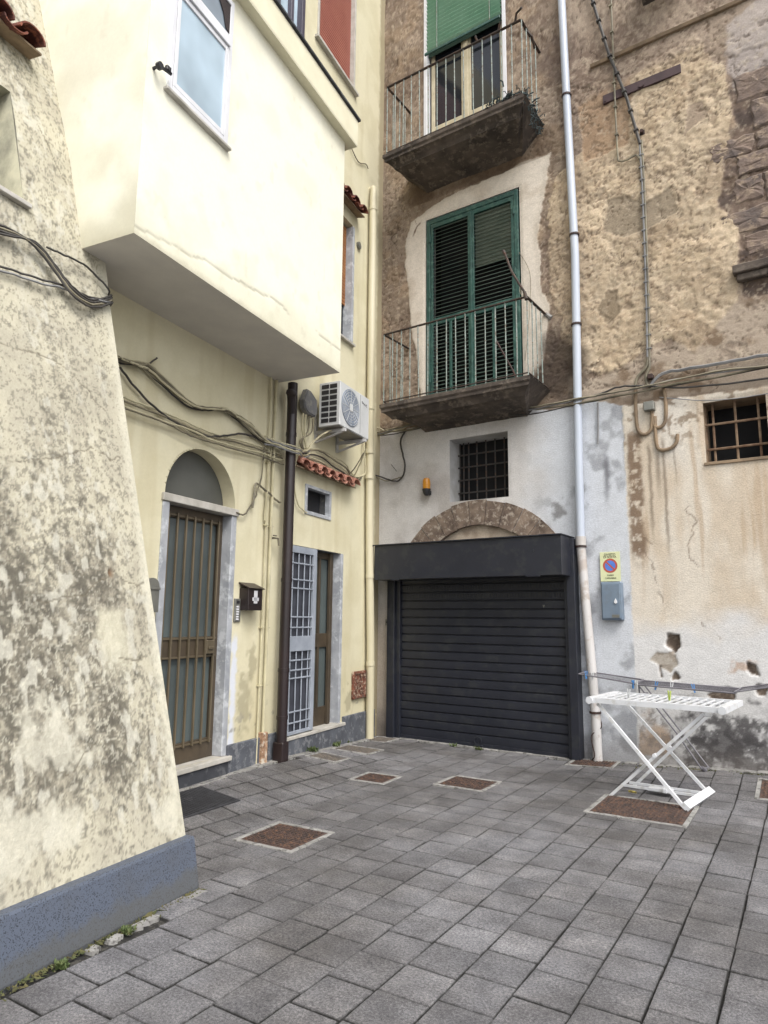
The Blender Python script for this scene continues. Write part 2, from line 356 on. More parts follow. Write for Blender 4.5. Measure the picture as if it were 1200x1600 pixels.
gr = mix(nt_, 1., ramp(nt_, nz(nt_, 230, 3, .8, p_), [(.34, (.55, .55, .56)), (.5, (1, 1, 1)), (.66, (1.55, 1.54, 1.52))]), ramp(nt_, nz(nt_, 75, 4, .75, p_), [(.36, (.55, .55, .56)), (.5, (1, 1, 1)), (.66, (1.55, 1.54, 1.52))]), 'MULTIPLY')
bl = ramp(nt_, nz(nt_, 4.2, 6, .68, p_), [(.32, (.66, .66, .67)), (.55, (1.02, 1.02, 1.02)), (.74, (1.42, 1.41, 1.38))])
b2 = ramp(nt_, nz(nt_, .75, 5, .62, p_), [(.38, (.66, .63, .60)), (.50, (.95, .93, .92)), (.62, (1.15, 1.15, 1.17))])
wh = ramp(nt_, nz(nt_, 7, 6, .75, p_), [(.60, (0, 0, 0)), (.74, (.38, .38, .38))])
c_ = mix(nt_, 1., mix(nt_, 1., mix(nt_, 1., tc, gr, 'MULTIPLY'), bl, 'MULTIPLY'), b2, 'MULTIPLY')
c_ = mix(nt_, wh, c_, (.27, .265, .255))
ed_ = nt_.nodes.new('ShaderNodeAttribute'); ed_.attribute_name = 'edge'
em = nt_.nodes.new('ShaderNodeMath'); em.operation = 'MULTIPLY'; nt_.links.new(ed_.outputs['Fac'], em.inputs[0]); nt_.links.new(ramp(nt_, nz(nt_, 26, 5, .7, p_), [(.3, (.35,)*3), (.6, (1.25,)*3)]), em.inputs[1])
c_ = mix(nt_, em.outputs[0], c_, (.030, .029, .027))
nt_.links.new(c_, bs.inputs['Base Color']); bs.inputs['Roughness'].default_value = .85; bs.inputs['Specular IOR Level'].default_value = .35
bump(nt_, bs, nz(nt_, 220, 5, .8, p_), .0022); M['paver'] = m

# ------------------------------------------------------------------ ground and paving
g = MB()
n = 60
def gline(a, b): return [a+(b-a)*i/n for i in range(n+1)]
gx, gy = gline(-7.5, 3), gline(.5, 9)
g.v = [(x, y, gz(x, y)-.02) for x in gx for y in gy]
g.f = [(i*(n+1)+j, (i+1)*(n+1)+j, (i+1)*(n+1)+j+1, i*(n+1)+j+1) for i in range(n) for j in range(n)]
o = g.build('paving_bed', M['soil']); tag(o, kind='structure')
g = MB()
g.add([(x, y, -.045) for x, y in ((-90, -90), (90, -90), (90, 90), (-90, 90))], [(0, 1, 2, 3)])
tag(g.build('ground', surf('street_ground', (.17, .17, .17), (.20, .20, .20), 2)), kind='structure')
pave = bpy.data.objects.new('pavement', None); COL.objects.link(pave); tag(pave, kind='structure')
PA = RAD(2.26); px_ = Vector((math.cos(PA), math.sin(PA))); py_ = Vector((-math.sin(PA), math.cos(PA)))
O2 = Vector((-.614, 4.235))
covers = [  # centre, size, angle, rusty?
    (-3.61, 4.06, .47, .47, 4, 1), (-4.14, 6.01, .34, .34, 5, 1), (-3.28, 6.38, .46, .42, 2, 1), (-1.62, 6.42, .74, .66, 2, 1),
    (-2.54, 8.02, .46, .34, 2, 1), (-.62, 7.62, .42, .52, 2, 1), (-5.09, 7.0, .46, .42, 10, 0), (-4.97, 6.28, .34, .34, 10, 0), (-5.37, 7.92, .30, .36, 4, 0)]
def in_cover(x, y, k=.0):
    for cx_, cy_, w_, h_, a_, _ in covers:
        a = RAD(a_); dx, dy = x-cx_, y-cy_; u = dx*math.cos(a)+dy*math.sin(a); v = -dx*math.sin(a)+dy*math.cos(a)
        if abs(u) < w_/2+.05-.1-k and abs(v) < h_/2+.05-.1-k: return True
    return False
def wallside(x, y):                                    # distance from the left house and the leaning wall
    dx, dy = x-CX, y-CY; s = -(dx*-math.sin(AL)+dy*math.cos(AL)); o = dx*math.cos(AL)+dy*math.sin(AL)
    return s, o
cells = []
rr = random.Random(5)
fp, cp = Vector((cf.x, cf.y, cf.z)), Vector((0, 0, 1.6))
for k in range(-10, 24):
    off = rr.uniform(0, .266) if k % 2 else rr.uniform(.08, .18)
    for j in range(-12, 18):
        q = O2-px_*(.2585*(k+.5))+py_*(.2665*(j+.5)-off); x, y = q.x, q.y
        s, o_ = wallside(x, y)
        if y > D-.10 or y < 1.2 or o_ < .10 or (s > 5.42-.03 and o_ < 1.5) or x > 1.6: continue
        if in_cover(x, y): continue
        v = Vector((x, y, 0))-cp; z = v.dot(fp)
        px = (v.dot(cr)/z*1067+600) if z > .2 else -999; py = (800-v.dot(cu)/z*1067) if z > .2 else 9999
        vis = z > .2 and -70 < px < 1270 and py < 1700 and not (s > 5.3 and px < 308)
        cells.append((0 if vis else 1, z, x, y))
cells.sort()
def paver_mb(seed):
    r = random.Random(seed); m = MB(); a, b = .2585/2-.0031, .2665/2-.0034
    j = lambda: r.uniform(-.003, .0015)
    c = [(-a+j(), -b+j()), (a+j(), -b+j()), (a+j(), b+j()), (-a+j(), b+j())]
    for _ in range(1):
        v = [(x, y, -.04) for x, y in c]+[(x, y, -.006) for x, y in c]+[(x*(1-.0045/a)+j()*.5, y*(1-.0055/b)+j()*.5, r.uniform(-.0009, .0003)) for x, y in c]+[(x*(1-.018/a), y*(1-.018/b), r.uniform(0, .0008)) for x, y in c]
        f = [(0, 1, 5, 4), (1, 2, 6, 5), (2, 3, 7, 6), (3, 0, 4, 7), (4, 5, 9, 8), (5, 6, 10, 9), (6, 7, 11, 10), (7, 4, 8, 11), (8, 9, 13, 12), (9, 10, 14, 13), (10, 11, 15, 14), (11, 8, 12, 15), (12, 13, 14, 15)]
        m.add(v, f)
    return m
pm = [paver_mb(i) for i in range(10)]; pobj = []; EDG = [.85]*8+[.16]*4+[0.]*4
def slope(x, y): return (gz(x+.05, y)-gz(x-.05, y))/.1, (gz(x, y+.05)-gz(x, y-.05))/.1
rest = MB(); tints = []
for i, (vis, z, x, y) in enumerate(cells):
    t = i % 10; gx_, gy_ = slope(x, y); rx = gy_+rr.gauss(0, .004); ry = -gx_+rr.gauss(0, .004); x += rr.gauss(0, .0012); y += rr.gauss(0, .0015); rz = PA+rr.gauss(0, .005); zz = gz(x, y)+rr.gauss(0, .0012)
    if not vis and i < 300:
        if len(pobj) < 10:
            o = pm[t].build('paver', M['paver'], pave, (x, y, zz), (rx, ry, rz)); pobj.append(o)
            a = o.data.attributes.new('tint', 'FLOAT', 'POINT'); a.data.foreach_set('value', [0]*len(o.data.vertices)); a = o.data.attributes.new('edge', 'FLOAT', 'POINT'); a.data.foreach_set('value', EDG)
        else: again(pobj[t], (x, y, zz), (rx, ry, rz))
    else:
        mt = Matrix.Translation((x, y, zz)) @ Matrix.Rotation(rz, 4, 'Z') @ Matrix.Rotation(rx, 4, 'X') @ Matrix.Rotation(ry, 4, 'Y')
        rest.add([mt @ Vector(v) for v in pm[t].v], pm[t].f); tints += [rr.random()]*16
o = rest.build('paver', M['paver'], pave); tag(o, kind='stuff')
a = o.data.attributes.new('tint', 'FLOAT', 'POINT'); a.data.foreach_set('value', tints); a = o.data.attributes.new('edge', 'FLOAT', 'POINT'); a.data.foreach_set('value', EDG*(len(tints)//16))

# concrete and rubble strips where the paving meets the walls
cs = MB()
for i in range(26):
    x = CX+.35+i*.22; cs.box(x, x+.218, D-.10+rr.uniform(-.03, .01), D+.05, gz(x, D)-.03, gz(x, D)+.006+rr.uniform(0, .006), .004)
o = cs.build('kerb_strip', M['concrete']); tag(o, kind='structure')

cov_lab = ['rusty square manhole cover nearest the leaning wall, in a pale concrete frame', 'smallest rusty inspection cover, between the doorways and the middle of the yard', 'rusty inspection cover in front of the dark roller shutter', 'largest rusty cover, under the feet of the white drying rack',
           'brown rusty cover at the foot of the white drainpipe', 'rusty cover cut by the right edge, right of the drying racks', 'grey chequered cover in front of the grille door', 'small grey cover beside the brown downpipe foot', 'weathered grey cover in the corner beside the cream pipe foot']
for i, (cx_, cy_, w_, h_, a_, ru) in enumerate(covers):
    z0 = gz(cx_, cy_); t = thing('manhole_cover', cov_lab[i], 'manhole cover', FG, (cx_, cy_, z0), RAD(a_), 'inspection covers set in the paving')
    t.rotation_euler = (slope(cx_, cy_)[1], -slope(cx_, cy_)[0], RAD(a_))
    f = MB(); fw = .036 if ru else .025; hi = .009
    for k, (x0, x1, y0, y1) in enumerate(((-w_/2-fw, w_/2+fw, -h_/2-fw, -h_/2), (-w_/2-fw, w_/2+fw, h_/2, h_/2+fw), (-w_/2-fw, -w_/2, -h_/2, h_/2), (w_/2, w_/2+fw, -h_/2, h_/2))):
        n_ = 7; jj = lambda: rr.uniform(-.008, .008)
        f.box(x0, x1, y0, y1, -.03, hi-k*.0006, .003)
    f.build('frame', M['concrete'], t)
    cv = MB(); cv.box(-w_/2+.004, w_/2-.004, -h_/2+.004, h_/2-.004, -.02, .004, .002)
    nx, ny = int(w_/.036), int(h_/.036)
    for p in range(nx):
        for q in range(ny):
            x = -w_/2+.02+(w_-.04)*(p+.5)/nx; y = -h_/2+.02+(h_-.04)*(q+.5)/ny; r_ = .011
            if ru: cv.box(x-r_, x+r_, y-r_*.6, y+r_*.6, .004, .0115, .002) if (p+q) % 2 else cv.box(x-r_*.6, x+r_*.6, y-r_, y+r_, .004, .0115, .002)
            else: cv.beam((x-r_, y-(r_ if (p+q) % 2 else -r_), .006), (x+r_, y+(r_ if (p+q) % 2 else -r_), .006), .006, .005)
    cv.build('plate', M['cover'] if ru else M['cover_g'], t)
m = MB(); m.box(-.11, .11, -.09, .09, -.02, .006, .003); m.box(-.015, .015, -.03, .03, .006, .010)
single(m, 'inspection_lid', M['concrete'], 'small pale concrete lid in the paving right of the arched doorway', 'lid', FG, (-5.29, 5.38, gz(-5.29, 5.38)+.004), RAD(8))

# ------------------------------------------------------------------ back building
BLD = thing('old_apartment_building', 'old tenement with peeling brown plaster, green shutters, two balconies and a dark roller shutter', 'building', FB)
WHITEP = [(.40, 7.30), (.50, 7.66), (.80, 7.76), (1.16, 7.84), (1.79, 7.90), (2.2, 7.93), (2.76, 7.93), (2.73, 7.75), (2.66, 7.3), (2.56, 7.0), (2.55, 6.6), (2.58, 6.3), (2.57, 6.0), (2.68, 5.75), (2.62, 5.2), (2.5, 4.85), (2.4, 4.5), (.72, 4.5), (.66, 5.1), (.62, 5.5), (.50, 6.05), (.47, 6.6), (.42, 7.0)]
def bw(U, Z):
    w1 = fbm(U, Z, 3, 4, 3)-.5; w2 = fbm(U, Z, 14, 4, 9)-.5; Wv = w1*.16+w2*.10
    big = fbm(U, Z, .9, 5, 20); med = fbm(U, Z, 3.5, 5, 24); fin = fbm(U, Z, 16, 5, 30, .6); grit = fbm(U, Z, 42, 3, 36, .7)
    br1, br2 = lin(172, 154, 136), lin(136, 118, 104); c = np.zeros(U.shape+(3,))+np.array(br1)
    c = mixc(c, br2, ss(.38, .62, big*.5+med*.5)); c = mixc(c, lin(178, 156, 132), ss(.52, .68, med)*.7); c = mixc(c, lin(196, 182, 162), ss(.60, .72, fin)*.35)
    h = (med-.5)*.012+(fin-.5)*.008+(grit-.5)*.003
    # ochre tuff-coloured render right of the pipe
    oc = poly_sd(U, Z, [(2.75, 4.98), (2.86, 5.5), (2.66, 5.9), (2.72, 7.2), (2.78, 7.55), (3.1, 7.75), (3.55, 7.9), (3.6, 8.6), (4.6, 8.75), (4.95, 8.2), (4.95, 5.4), (4.9, 5.05), (4.6, 4.95), (4.4, 4.72), (4.2, 4.92), (3.95, 4.88), (3.6, 4.72), (3.3, 4.66), (3.0, 4.8)])+Wv*1.1
    mo = ss(-.015, .015, oc); oco = np.zeros_like(c)+np.array(lin(220, 200, 172)); oco = mixc(oco, lin(190, 168, 140), ss(.35, .75, med*.6+fin*.4)*.9); oco = mixc(oco, lin(216, 198, 168), ss(.52, .72, fin)*.5); oco = mixc(oco, lin(172, 152, 128), ss(.5, .66, big)*.55)
    oco = mixc(oco, lin(132, 108, 86), ss(.58, .76, fbm(U, Z, 15, 5, 41, .65))*.5)
    c = c*(1-mo[..., None])+oco*mo[..., None]
    rough = fbm(U, Z, 9, 5, 44, .62); h = h+mo*(.008+(rough-.5)*.03+(fin-.5)*.010)
    # flaking layers: stepped relief with broken edges
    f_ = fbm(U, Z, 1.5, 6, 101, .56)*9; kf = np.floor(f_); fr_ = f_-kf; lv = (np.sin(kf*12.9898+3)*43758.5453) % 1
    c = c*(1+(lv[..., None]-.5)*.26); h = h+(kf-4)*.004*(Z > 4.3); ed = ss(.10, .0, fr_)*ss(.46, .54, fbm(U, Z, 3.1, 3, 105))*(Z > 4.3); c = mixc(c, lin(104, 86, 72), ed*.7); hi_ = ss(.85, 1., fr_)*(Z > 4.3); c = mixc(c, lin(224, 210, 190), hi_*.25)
    # grey mortar patches on it
    for P, cc in (([(3.42, 6.55), (3.5, 6.95), (3.75, 6.9), (3.95, 6.75), (4.25, 6.85), (4.3, 6.5), (3.9, 6.4), (3.7, 6.35)], lin(160, 146, 126)), ([(3.28, 5.5), (3.4, 5.72), (3.55, 5.7), (3.58, 5.4), (3.42, 5.25)], lin(150, 134, 112)),
                  ([(4.45, 7.5), (4.7, 7.62), (4.68, 7.86), (4.5, 7.86)], lin(168, 150, 132)), ([(3.2, 7.6), (3.8, 7.62), (3.85, 8.6), (3.5, 8.8), (3.15, 8.6)], lin(178, 150, 122))):
        p = ss(-.012, .012, poly_sd(U, Z, P)+Wv*.5); c = mixc(c, cc, p*.85); h = h*(1-p*.8)-p*.006
    # smooth taupe band above the ground floor
    tb = ss(-.03, .03, poly_sd(U, Z, [(2.9, 4.30), (5.9, 4.1), (5.9, 5.0), (5.1, 5.15), (4.95, 5.3), (4.7, 5.05), (4.6, 4.9), (4.4, 4.68), (4.2, 4.86), (3.95, 4.84), (3.6, 4.68), (3.3, 4.6), (2.9, 4.7)])+Wv*.4)
    tc_ = np.zeros_like(c)+np.array(lin(190, 174, 156)); tc_ = mixc(tc_, lin(140, 120, 100), ss(.5, .7, fbm(U, Z, 5, 4, 50))); c = c*(1-tb[..., None])+tc_*tb[..., None]; h = h*(1-tb*.55)+tb*.004
    # dark stonework at the far right, upper wall greyer
    st = ss(-.02, .02, poly_sd(U, Z, [(4.93, 8.3), (5.0, 7.4), (4.85, 7.1), (4.75, 6.4), (4.95, 6.1), (4.9, 5.2), (6.5, 5.2), (6.5, 8.3)])+Wv*.7); c = mixc(c, lin(128, 110, 98), st*.9); c = mixc(c, lin(92, 80, 74), st*ss(.45, .65, med)); h = h-st*.012
    up = ss(-.05, .05, Z-(8.52+.10*(U-3.5))+Wv)*ss(2.9, 3.1, U+w1*.2); c = mixc(c, lin(184, 166, 148), up*.75); c = mixc(c, lin(120, 100, 88), up*ss(.5, .66, big*.5+fin*.5)*.7)
    c = mixc(c, lin(206, 196, 190), ss(-.03, .03, poly_sd(U, Z, [(4.95, 8.1), (5.1, 7.75), (5.9, 7.7), (5.9, 9.0), (4.95, 8.75)])+Wv*.8)*.7)
    # cracks in plaster: thin ridged noise, dirt and gap shade both in the colour
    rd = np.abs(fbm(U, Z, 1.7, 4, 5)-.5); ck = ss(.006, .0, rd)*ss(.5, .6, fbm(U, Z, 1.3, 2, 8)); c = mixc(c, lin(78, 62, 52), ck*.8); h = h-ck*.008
    sc_ = ss(-.03, .10, fbm(U, Z, 9, 5, 60, .62)-.60)*(Z > 4.45); c = mixc(c, lin(110, 92, 78), sc_*.4); h = h-sc_*.008
    pt = ss(.64, .71, fbm(U, Z, 30, 3, 52, .5))*ss(.42, .58, fbm(U, Z, 2.3, 3, 57))*(Z > 4.45); c = mixc(c, lin(124, 104, 86), pt*.6); h = h-pt*.009
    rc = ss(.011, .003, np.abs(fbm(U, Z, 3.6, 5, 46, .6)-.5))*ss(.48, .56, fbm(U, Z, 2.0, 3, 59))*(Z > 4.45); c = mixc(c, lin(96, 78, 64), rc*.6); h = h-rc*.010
    lt = ss(.58, .70, fbm(U, Z, 20, 4, 48, .65))*(Z > 4.45); c = mixc(c, lin(222, 206, 182), lt*.35)
    # white plaster round the shutters
    wp = poly_sd(U, Z, WHITEP)+Wv*.45; m = ss(-.008, .008, wp); wc = np.zeros_like(c)+np.array(lin(236, 226, 212)); wc = mixc(wc, lin(205, 190, 172), ss(.55, .75, med)*.5); wc = mixc(wc, lin(190, 176, 158), ss(.10, .0, np.abs(wp))*.35)
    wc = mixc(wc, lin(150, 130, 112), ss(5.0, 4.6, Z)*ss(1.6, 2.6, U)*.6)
    c = c*(1-m[..., None])+wc*m[..., None]; h = h*(1-m*.85)+m*.012
    nick = ss(.03, .0, line_d(U, Z, [(.56, 7.42), (.63, 7.55), (.68, 7.58)])+w2*.03); c = mixc(c, lin(110, 84, 66), nick)
    # soot beside and under the lower balcony, darker bands round the upper one
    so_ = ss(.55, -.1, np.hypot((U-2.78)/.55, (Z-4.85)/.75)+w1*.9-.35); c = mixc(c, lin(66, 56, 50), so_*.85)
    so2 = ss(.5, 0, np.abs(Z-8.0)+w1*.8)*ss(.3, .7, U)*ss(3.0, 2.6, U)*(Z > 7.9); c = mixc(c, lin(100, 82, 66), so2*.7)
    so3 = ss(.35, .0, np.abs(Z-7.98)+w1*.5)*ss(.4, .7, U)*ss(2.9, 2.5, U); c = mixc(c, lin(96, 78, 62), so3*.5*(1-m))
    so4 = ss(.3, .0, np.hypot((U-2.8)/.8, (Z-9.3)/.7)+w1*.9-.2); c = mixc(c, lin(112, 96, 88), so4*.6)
    # ground floor: lime-white paint, bluish by the pipe, peach and stained at the right
    edge = np.interp(U, [-.3, 1.2, 2.2, 2.65, 2.9, 3.2, 3.57, 3.6, 6.5], [4.36, 4.40, 4.36, 4.30, 4.30, 4.33, 4.20, 4.20, 4.12])
    gf = ss(-.01, .01, edge-Z+w2*.05+w1*.03); wcol = np.zeros_like(c)+np.array(lin(230, 227, 224)); wcol = mixc(wcol, lin(224, 228, 234), ss(2.1, 2.75, U+w1*.5)); wcol = mixc(wcol, lin(176, 168, 160), ss(.5, .72, big*.6+med*.4)*.55*ss(3.2, 1.5, U))
    wcol = mixc(wcol, lin(198, 184, 168), ss(2.3, 1.2, Z)*ss(.5, .25, U)*.8)
    gy_ = ss(.54, .70, fbm(U, Z, 4, 5, 70)); wcol = mixc(wcol, lin(120, 120, 124), gy_*.5*ss(2.0, 3.0, U)); sm_ = ss(.35, .0, np.hypot((U-2.72)/.35, (Z-3.0)/.35)+w2*.9); wcol = mixc(wcol, lin(110, 106, 102), sm_*.7)
    stk = ss(.06, 0, np.abs(U-3.33+w2*.05))*ss(2.9, 3.3, Z)*ss(3.75, 3.5, Z); wcol = mixc(wcol, lin(120, 120, 126), stk*.8)
    pe = ss(-.006, .006, U-(3.56+w2*.02+w1*.02)); pc = np.zeros_like(c)+np.array(lin(238, 228, 212)); pc = mixc(pc, lin(220, 202, 178), ss(.42, .62, fbm(U*2.2, Z*.7, 1.3, 5, 75))*.7)
    pc = mixc(pc, lin(204, 180, 152), ss(.55, .70, fbm(U*6, Z*.5, 1.5, 4, 77))*ss(1.4, 2.6, Z)*.6)
    lo = ss(1.75, 1.35, Z+w1*.5-(U-3.6)*.12); pc = mixc(pc, lin(236, 236, 236), lo*.9)
    pc = mixc(pc, lin(238, 232, 222), ss(3.95, 3.9, U)*0+ss(.25, .1, np.abs(U-4.1+w1*.2))*ss(3.2, 3.6, Z)*.6)
    br = ss(.08, .02, np.abs(U-3.67)+w2*.06-.03)*ss(2.25, 2.5, Z+w1*.3)*ss(3.95, 3.75, Z+w2*.2); pc = mixc(pc, lin(140, 118, 98), br*ss(.35, .6, fin+.1)*.95)
    for uc, zt, zb, ww in ((4.0, 3.75, 2.2, .02), (3.84, 3.7, 2.4, .02), (3.93, 3.6, 2.9, .03), (4.12, 3.7, 3.0, .012)):
        pc = mixc(pc, lin(120, 104, 88), ss(ww*1.6, 0, np.abs(U-uc+w2*.03))*ss(zb, zb+.5, Z)*ss(zt+.05, zt-.1, Z)*.65)
    pc = mixc(pc, lin(150, 130, 108), ss(.58, .68, fbm(U, Z, 11, 4, 80))*ss(3.4, 3.9, Z)*.8)
    # damp black grime at the foot on the right
    gm = ss(.75, .35, Z+w1*.7-.05)*ss(3.9, 4.15, U+w1*.3); pc = mixc(pc, lin(84, 82, 84), gm*ss(.40, .58, fbm(U, Z, 14, 5, 84, .65))*.8)
    pc = mixc(pc, lin(74, 71, 72), ss(.62, .30, np.hypot((U-4.5)/1.5, (Z-.36)/.75)+w2*.7+w1*.5)*ss(.36, .56, fbm(U, Z, 9, 5, 88, .65)+.03)*.85)
    og = ss(-.01, .01, poly_sd(U, Z, [(3.57, .12), (3.57, .62), (3.72, .66), (3.9, .45), (3.92, .15)])+Wv*.4); pc = mixc(pc, lin(196, 168, 140), og*ss(.4, .6, med+.08)*.8); pc = mixc(pc, lin(140, 132, 126), og*ss(.5, .6, fin)*.6)
    pc = mixc(pc, lin(190, 150, 116), ss(.15, .05, np.hypot((U-4.65)/.9, (Z-1.15)/.5)+w2*.35)*.6)
    wcol = wcol*(1-pe[..., None])+pc*pe[..., None]
    foot = ss(.35, .0, Z-.06+w1*.35); wcol = mixc(wcol, lin(120, 114, 110), foot*.6)
    c = c*(1-gf[..., None])+wcol*gf[..., None]
    h = h*(1-gf*.8)+gf*(.004+pe*.010*ss(3.2, 3.8, Z))
    # missing plaster on the ground floor
    for P, dp in (([(3.92, 1.34), (3.93, 1.48), (4.05, 1.47), (4.06, 1.33), (4.0, 1.27)], .06), ([(3.74, 1.18), (3.8, 1.27), (3.98, 1.28), (4.03, 1.15), (3.95, 1.05), (3.85, 1.1)], .008), ([(3.97, 1.02), (4.0, 1.07), (4.04, .99), (3.97, .97)], .03), ([(3.82, 1.12), (3.845, 1.12), (3.86, .99), (3.84, .99)], .02),
                  ([(4.70, 1.13), (4.72, 1.2), (4.80, 1.17), (4.82, 1.06), (4.75, 1.07)], .04), ([(4.76, .93), (4.79, .98), (4.9, .95), (4.88, .85), (4.8, .86)], .04), ([(4.3, .83), (4.45, .9), (4.6, .93), (4.55, .78), (4.4, .76)], .02)):
        p = ss(-.008, .008, poly_sd(U, Z, P)+w2*.05); c = mixc(c, lin(134, 116, 98) if dp > .01 else lin(186, 176, 162), p*.9); c = mixc(c, lin(90, 76, 66) if dp > .01 else lin(160, 148, 134), p*ss(.45, .6, fin)*.7); h = h-p*dp
    for P in ([(4.25, 3.05), (4.27, 2.95), (4.2, 2.86), (4.32, 2.72), (4.2, 2.5), (4.22, 2.3), (4.3, 2.2)], [(3.72, 2.45), (3.8, 2.3), (3.84, 2.1), (3.93, 1.75)], [(3.6, 1.95), (3.7, 2.02), (3.8, 1.9)], [(4.3, 1.6), (4.45, 1.45), (4.55, 1.38)], [(3.57, 2.52), (3.72, 2.56), (3.82, 2.5)],
              [(.05, 9.6), (.07, 9.1), (.03, 8.6), (.06, 7.9), (.02, 7.2)], [(.55, 8.1), (.5, 7.8), (.62, 7.6)], [(2.95, 5.2), (2.85, 5.6), (2.9, 6.1), (2.8, 6.6), (2.95, 7.0), (3.2, 7.1)], [(3.1, 4.6), (3.4, 4.5), (3.6, 4.7)]):
        d = line_d(U+w2*.07, Z+(fbm(U, Z, 15, 3, 91)-.5)*.07, P); m_ = ss(.011, .003, d)*ss(.3, .45, fbm(U, Z, 7, 2, 93)); c = mixc(c, lin(132, 114, 98), m_*.65); h = h-m_*.002  # plaster cracks: dirt and the gap's shade share the dark colour
    # tympanum inside the arch
    r = np.hypot(U-1.6, Z-1.855); ty = ss(-.005, .005, 1.03-r)*(Z > 1.9); c = mixc(c, lin(214, 198, 178), ty); c = mixc(c, lin(160, 140, 122), ty*ss(.5, .7, med)*.6); h = h*(1-ty)-ty*.05
    return c, h
HOLES = [(1.17, 2.05, 3.22, 4.11), (4.45, 5.08, 3.385, 4.08), (.78, 2.29, 4.6, 7.60), (.745, 2.14, 8.33, 12)]
xs = lines(-.4, 6.4, .0145, [v for h in HOLES for v in h[:2]]); zs = np.concatenate([lines(-.12, 9.2, .0145, [v for h in HOLES for v in h[2:] if v < 9]), np.arange(9.22, 12.6, .03)])
def rm(X, Z):
    k = np.zeros(X.shape, bool)
    for a, b, c_, d_ in HOLES: k |= (X > a) & (X < b) & (Z > c_) & (Z < d_)
    return k
def flush(X, Z, h):                                  # keep the sheet flat at the edge of each opening
    for a, b, c_, d_ in HOLES:
        d = np.maximum(np.maximum(a-X, X-b), np.maximum(c_-Z, Z-d_)); h = h*ss(.0, .05, d)
    return -h
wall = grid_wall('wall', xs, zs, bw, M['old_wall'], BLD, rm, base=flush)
# the body of the house behind its face
def reveal(mb, a, b, z0, z1, dp):
    e = .0
    for q in ([(a, 0, z0), (a, dp, z0), (a, dp, z1), (a, 0, z1)], [(b, 0, z0), (b, 0, z1), (b, dp, z1), (b, dp, z0)], [(a, 0, z1), (a, dp, z1), (b, dp, z1), (b, 0, z1)], [(a, 0, z0), (b, 0, z0), (b, dp, z0), (a, dp, z0)]):
        mb.add(q, [(0, 1, 2, 3)])
r1 = MB(); reveal(r1, 1.17, 2.05, 3.22, 4.11, .5); r1.build('window_reveal', M['reveal'], BLD)
r1 = MB(); reveal(r1, 4.45, 5.08, 3.385, 4.08, .4); r1.build('window_reveal', M['reveal_brown'], BLD)
r1 = MB(); reveal(r1, .78, 2.29, 4.6, 7.60, .3); reveal(r1, .745, 2.14, 8.33, 12, .4); r1.build('window_reveal', M['reveal'], BLD)
bk = MB(); bk.box(-1.5, 6.4, .62, 6, -.1, 12.6); bk.box(-1.5, .7, .10, .62, -.1, 12.6)
bk.box(5.2, 6.4, .10, .62, -.1, 12.6); bk.box(.7, 5.2, .10, .62, 12.2, 12.6); bk.box(2.35, 4.4, .10, .62, -.1, 12.2); bk.box(.7, 2.35, .10, .62, -.1, 3.2)
bk.build('masonry_core', M['dark'], BLD)

# voussoirs of the arch over the garage
N_ = 11
for i in range(N_):
    a0 = RAD(26+i*128/N_)+.004; a1 = RAD(26+(i+1)*128/N_)-.004; rj = random.Random(i)
    R0, R1 = 1.02+rj.uniform(-.01, .006), 1.35+rj.uniform(-.012, .014)
    P = [(1.6+R*math.cos(a), 1.855+R*math.sin(a)) for R, aa in ((R0, (a0, (a0+a1)/2, a1)), (R1, (a1, (a0+a1)/2, a0))) for a in aa]
    m = MB(); m.prism(P, -.018-rj.uniform(0, .008), .08); m.build('arch_stone', M['voussoir'], BLD)
# blocks showing where the plaster has gone at the right
st_ = [(4.70, 5.16, 6.98, 7.22), (4.98, 5.62, 6.72, 6.965), (5.16, 5.7, 7.26, 7.62), (4.93, 5.22, 6.38, 6.68), (5.24, 5.8, 6.34, 6.69), (4.74, 5.5, 6.02, 6.30), (5.0, 5.7, 5.72, 5.98), (5.02, 5.5, 7.66, 8.0), (5.2, 5.9, 7.0, 7.22)]
for i, (a, b, c_, d_) in enumerate(st_):
    r = random.Random(i+40); m = MB(); P = []
    for (x, z), (x2, z2) in zip(((a, c_), (b, c_), (b, d_), (a, d_)), ((b, c_), (b, d_), (a, d_), (a, c_))):
        for t in (0, .2, .4, .6, .8): P.append((x+(x2-x)*t+r.uniform(-.02, .02), z+(z2-z)*t+r.uniform(-.018, .018)))
    y_ = -.001-r.uniform(0, .006); n__ = len(P); cx__, cz__ = sum(p[0] for p in P)/n__, sum(p[1] for p in P)/n__
    ring = [(x, .012, z) for x, z in P]+[(x+(cx__-x)*.07, y_+r.uniform(-.006, .008), z+(cz__-z)*.14) for x, z in P]+[(x+(cx__-x)*.45, y_+r.uniform(-.010, .008), z+(cz__-z)*.5) for x, z in P]+[(cx__, y_, cz__)]
    m.add(ring, [(a*n__+i_, a*n__+(i_+1) % n__, (a+1)*n__+(i_+1) % n__, (a+1)*n__+i_) for a in (0, 1) for i_ in range(n__)]+[(2*n__+i_, 2*n__+(i_+1) % n__, 3*n__) for i_ in range(n__)]); m.build('stone', M['rubble_stone'], BLD)
m = MB(); m.box(4.86, 6.2, -.11, .02, 5.50, 5.60, .01); m.box(4.89, 6.2, -.07, .02, 5.42, 5.50, .01); m.build('window_sill', M['slab'], BLD)
m = MB(); m.box(3.49, 4.45, -.024, .03, 8.33, 8.45, .003); m.tube([(3.98, -.024, 8.37), (3.98, -.045, 8.37)], .035, 10); m.tube([(3.52, -.024, 8.36), (3.52, -.034, 8.36)], .012, 6)
m.build('iron_tie_plate', surf('purple_brown_iron', lin(82, 62, 64), lin(66, 50, 52), 5, .7), BLD)
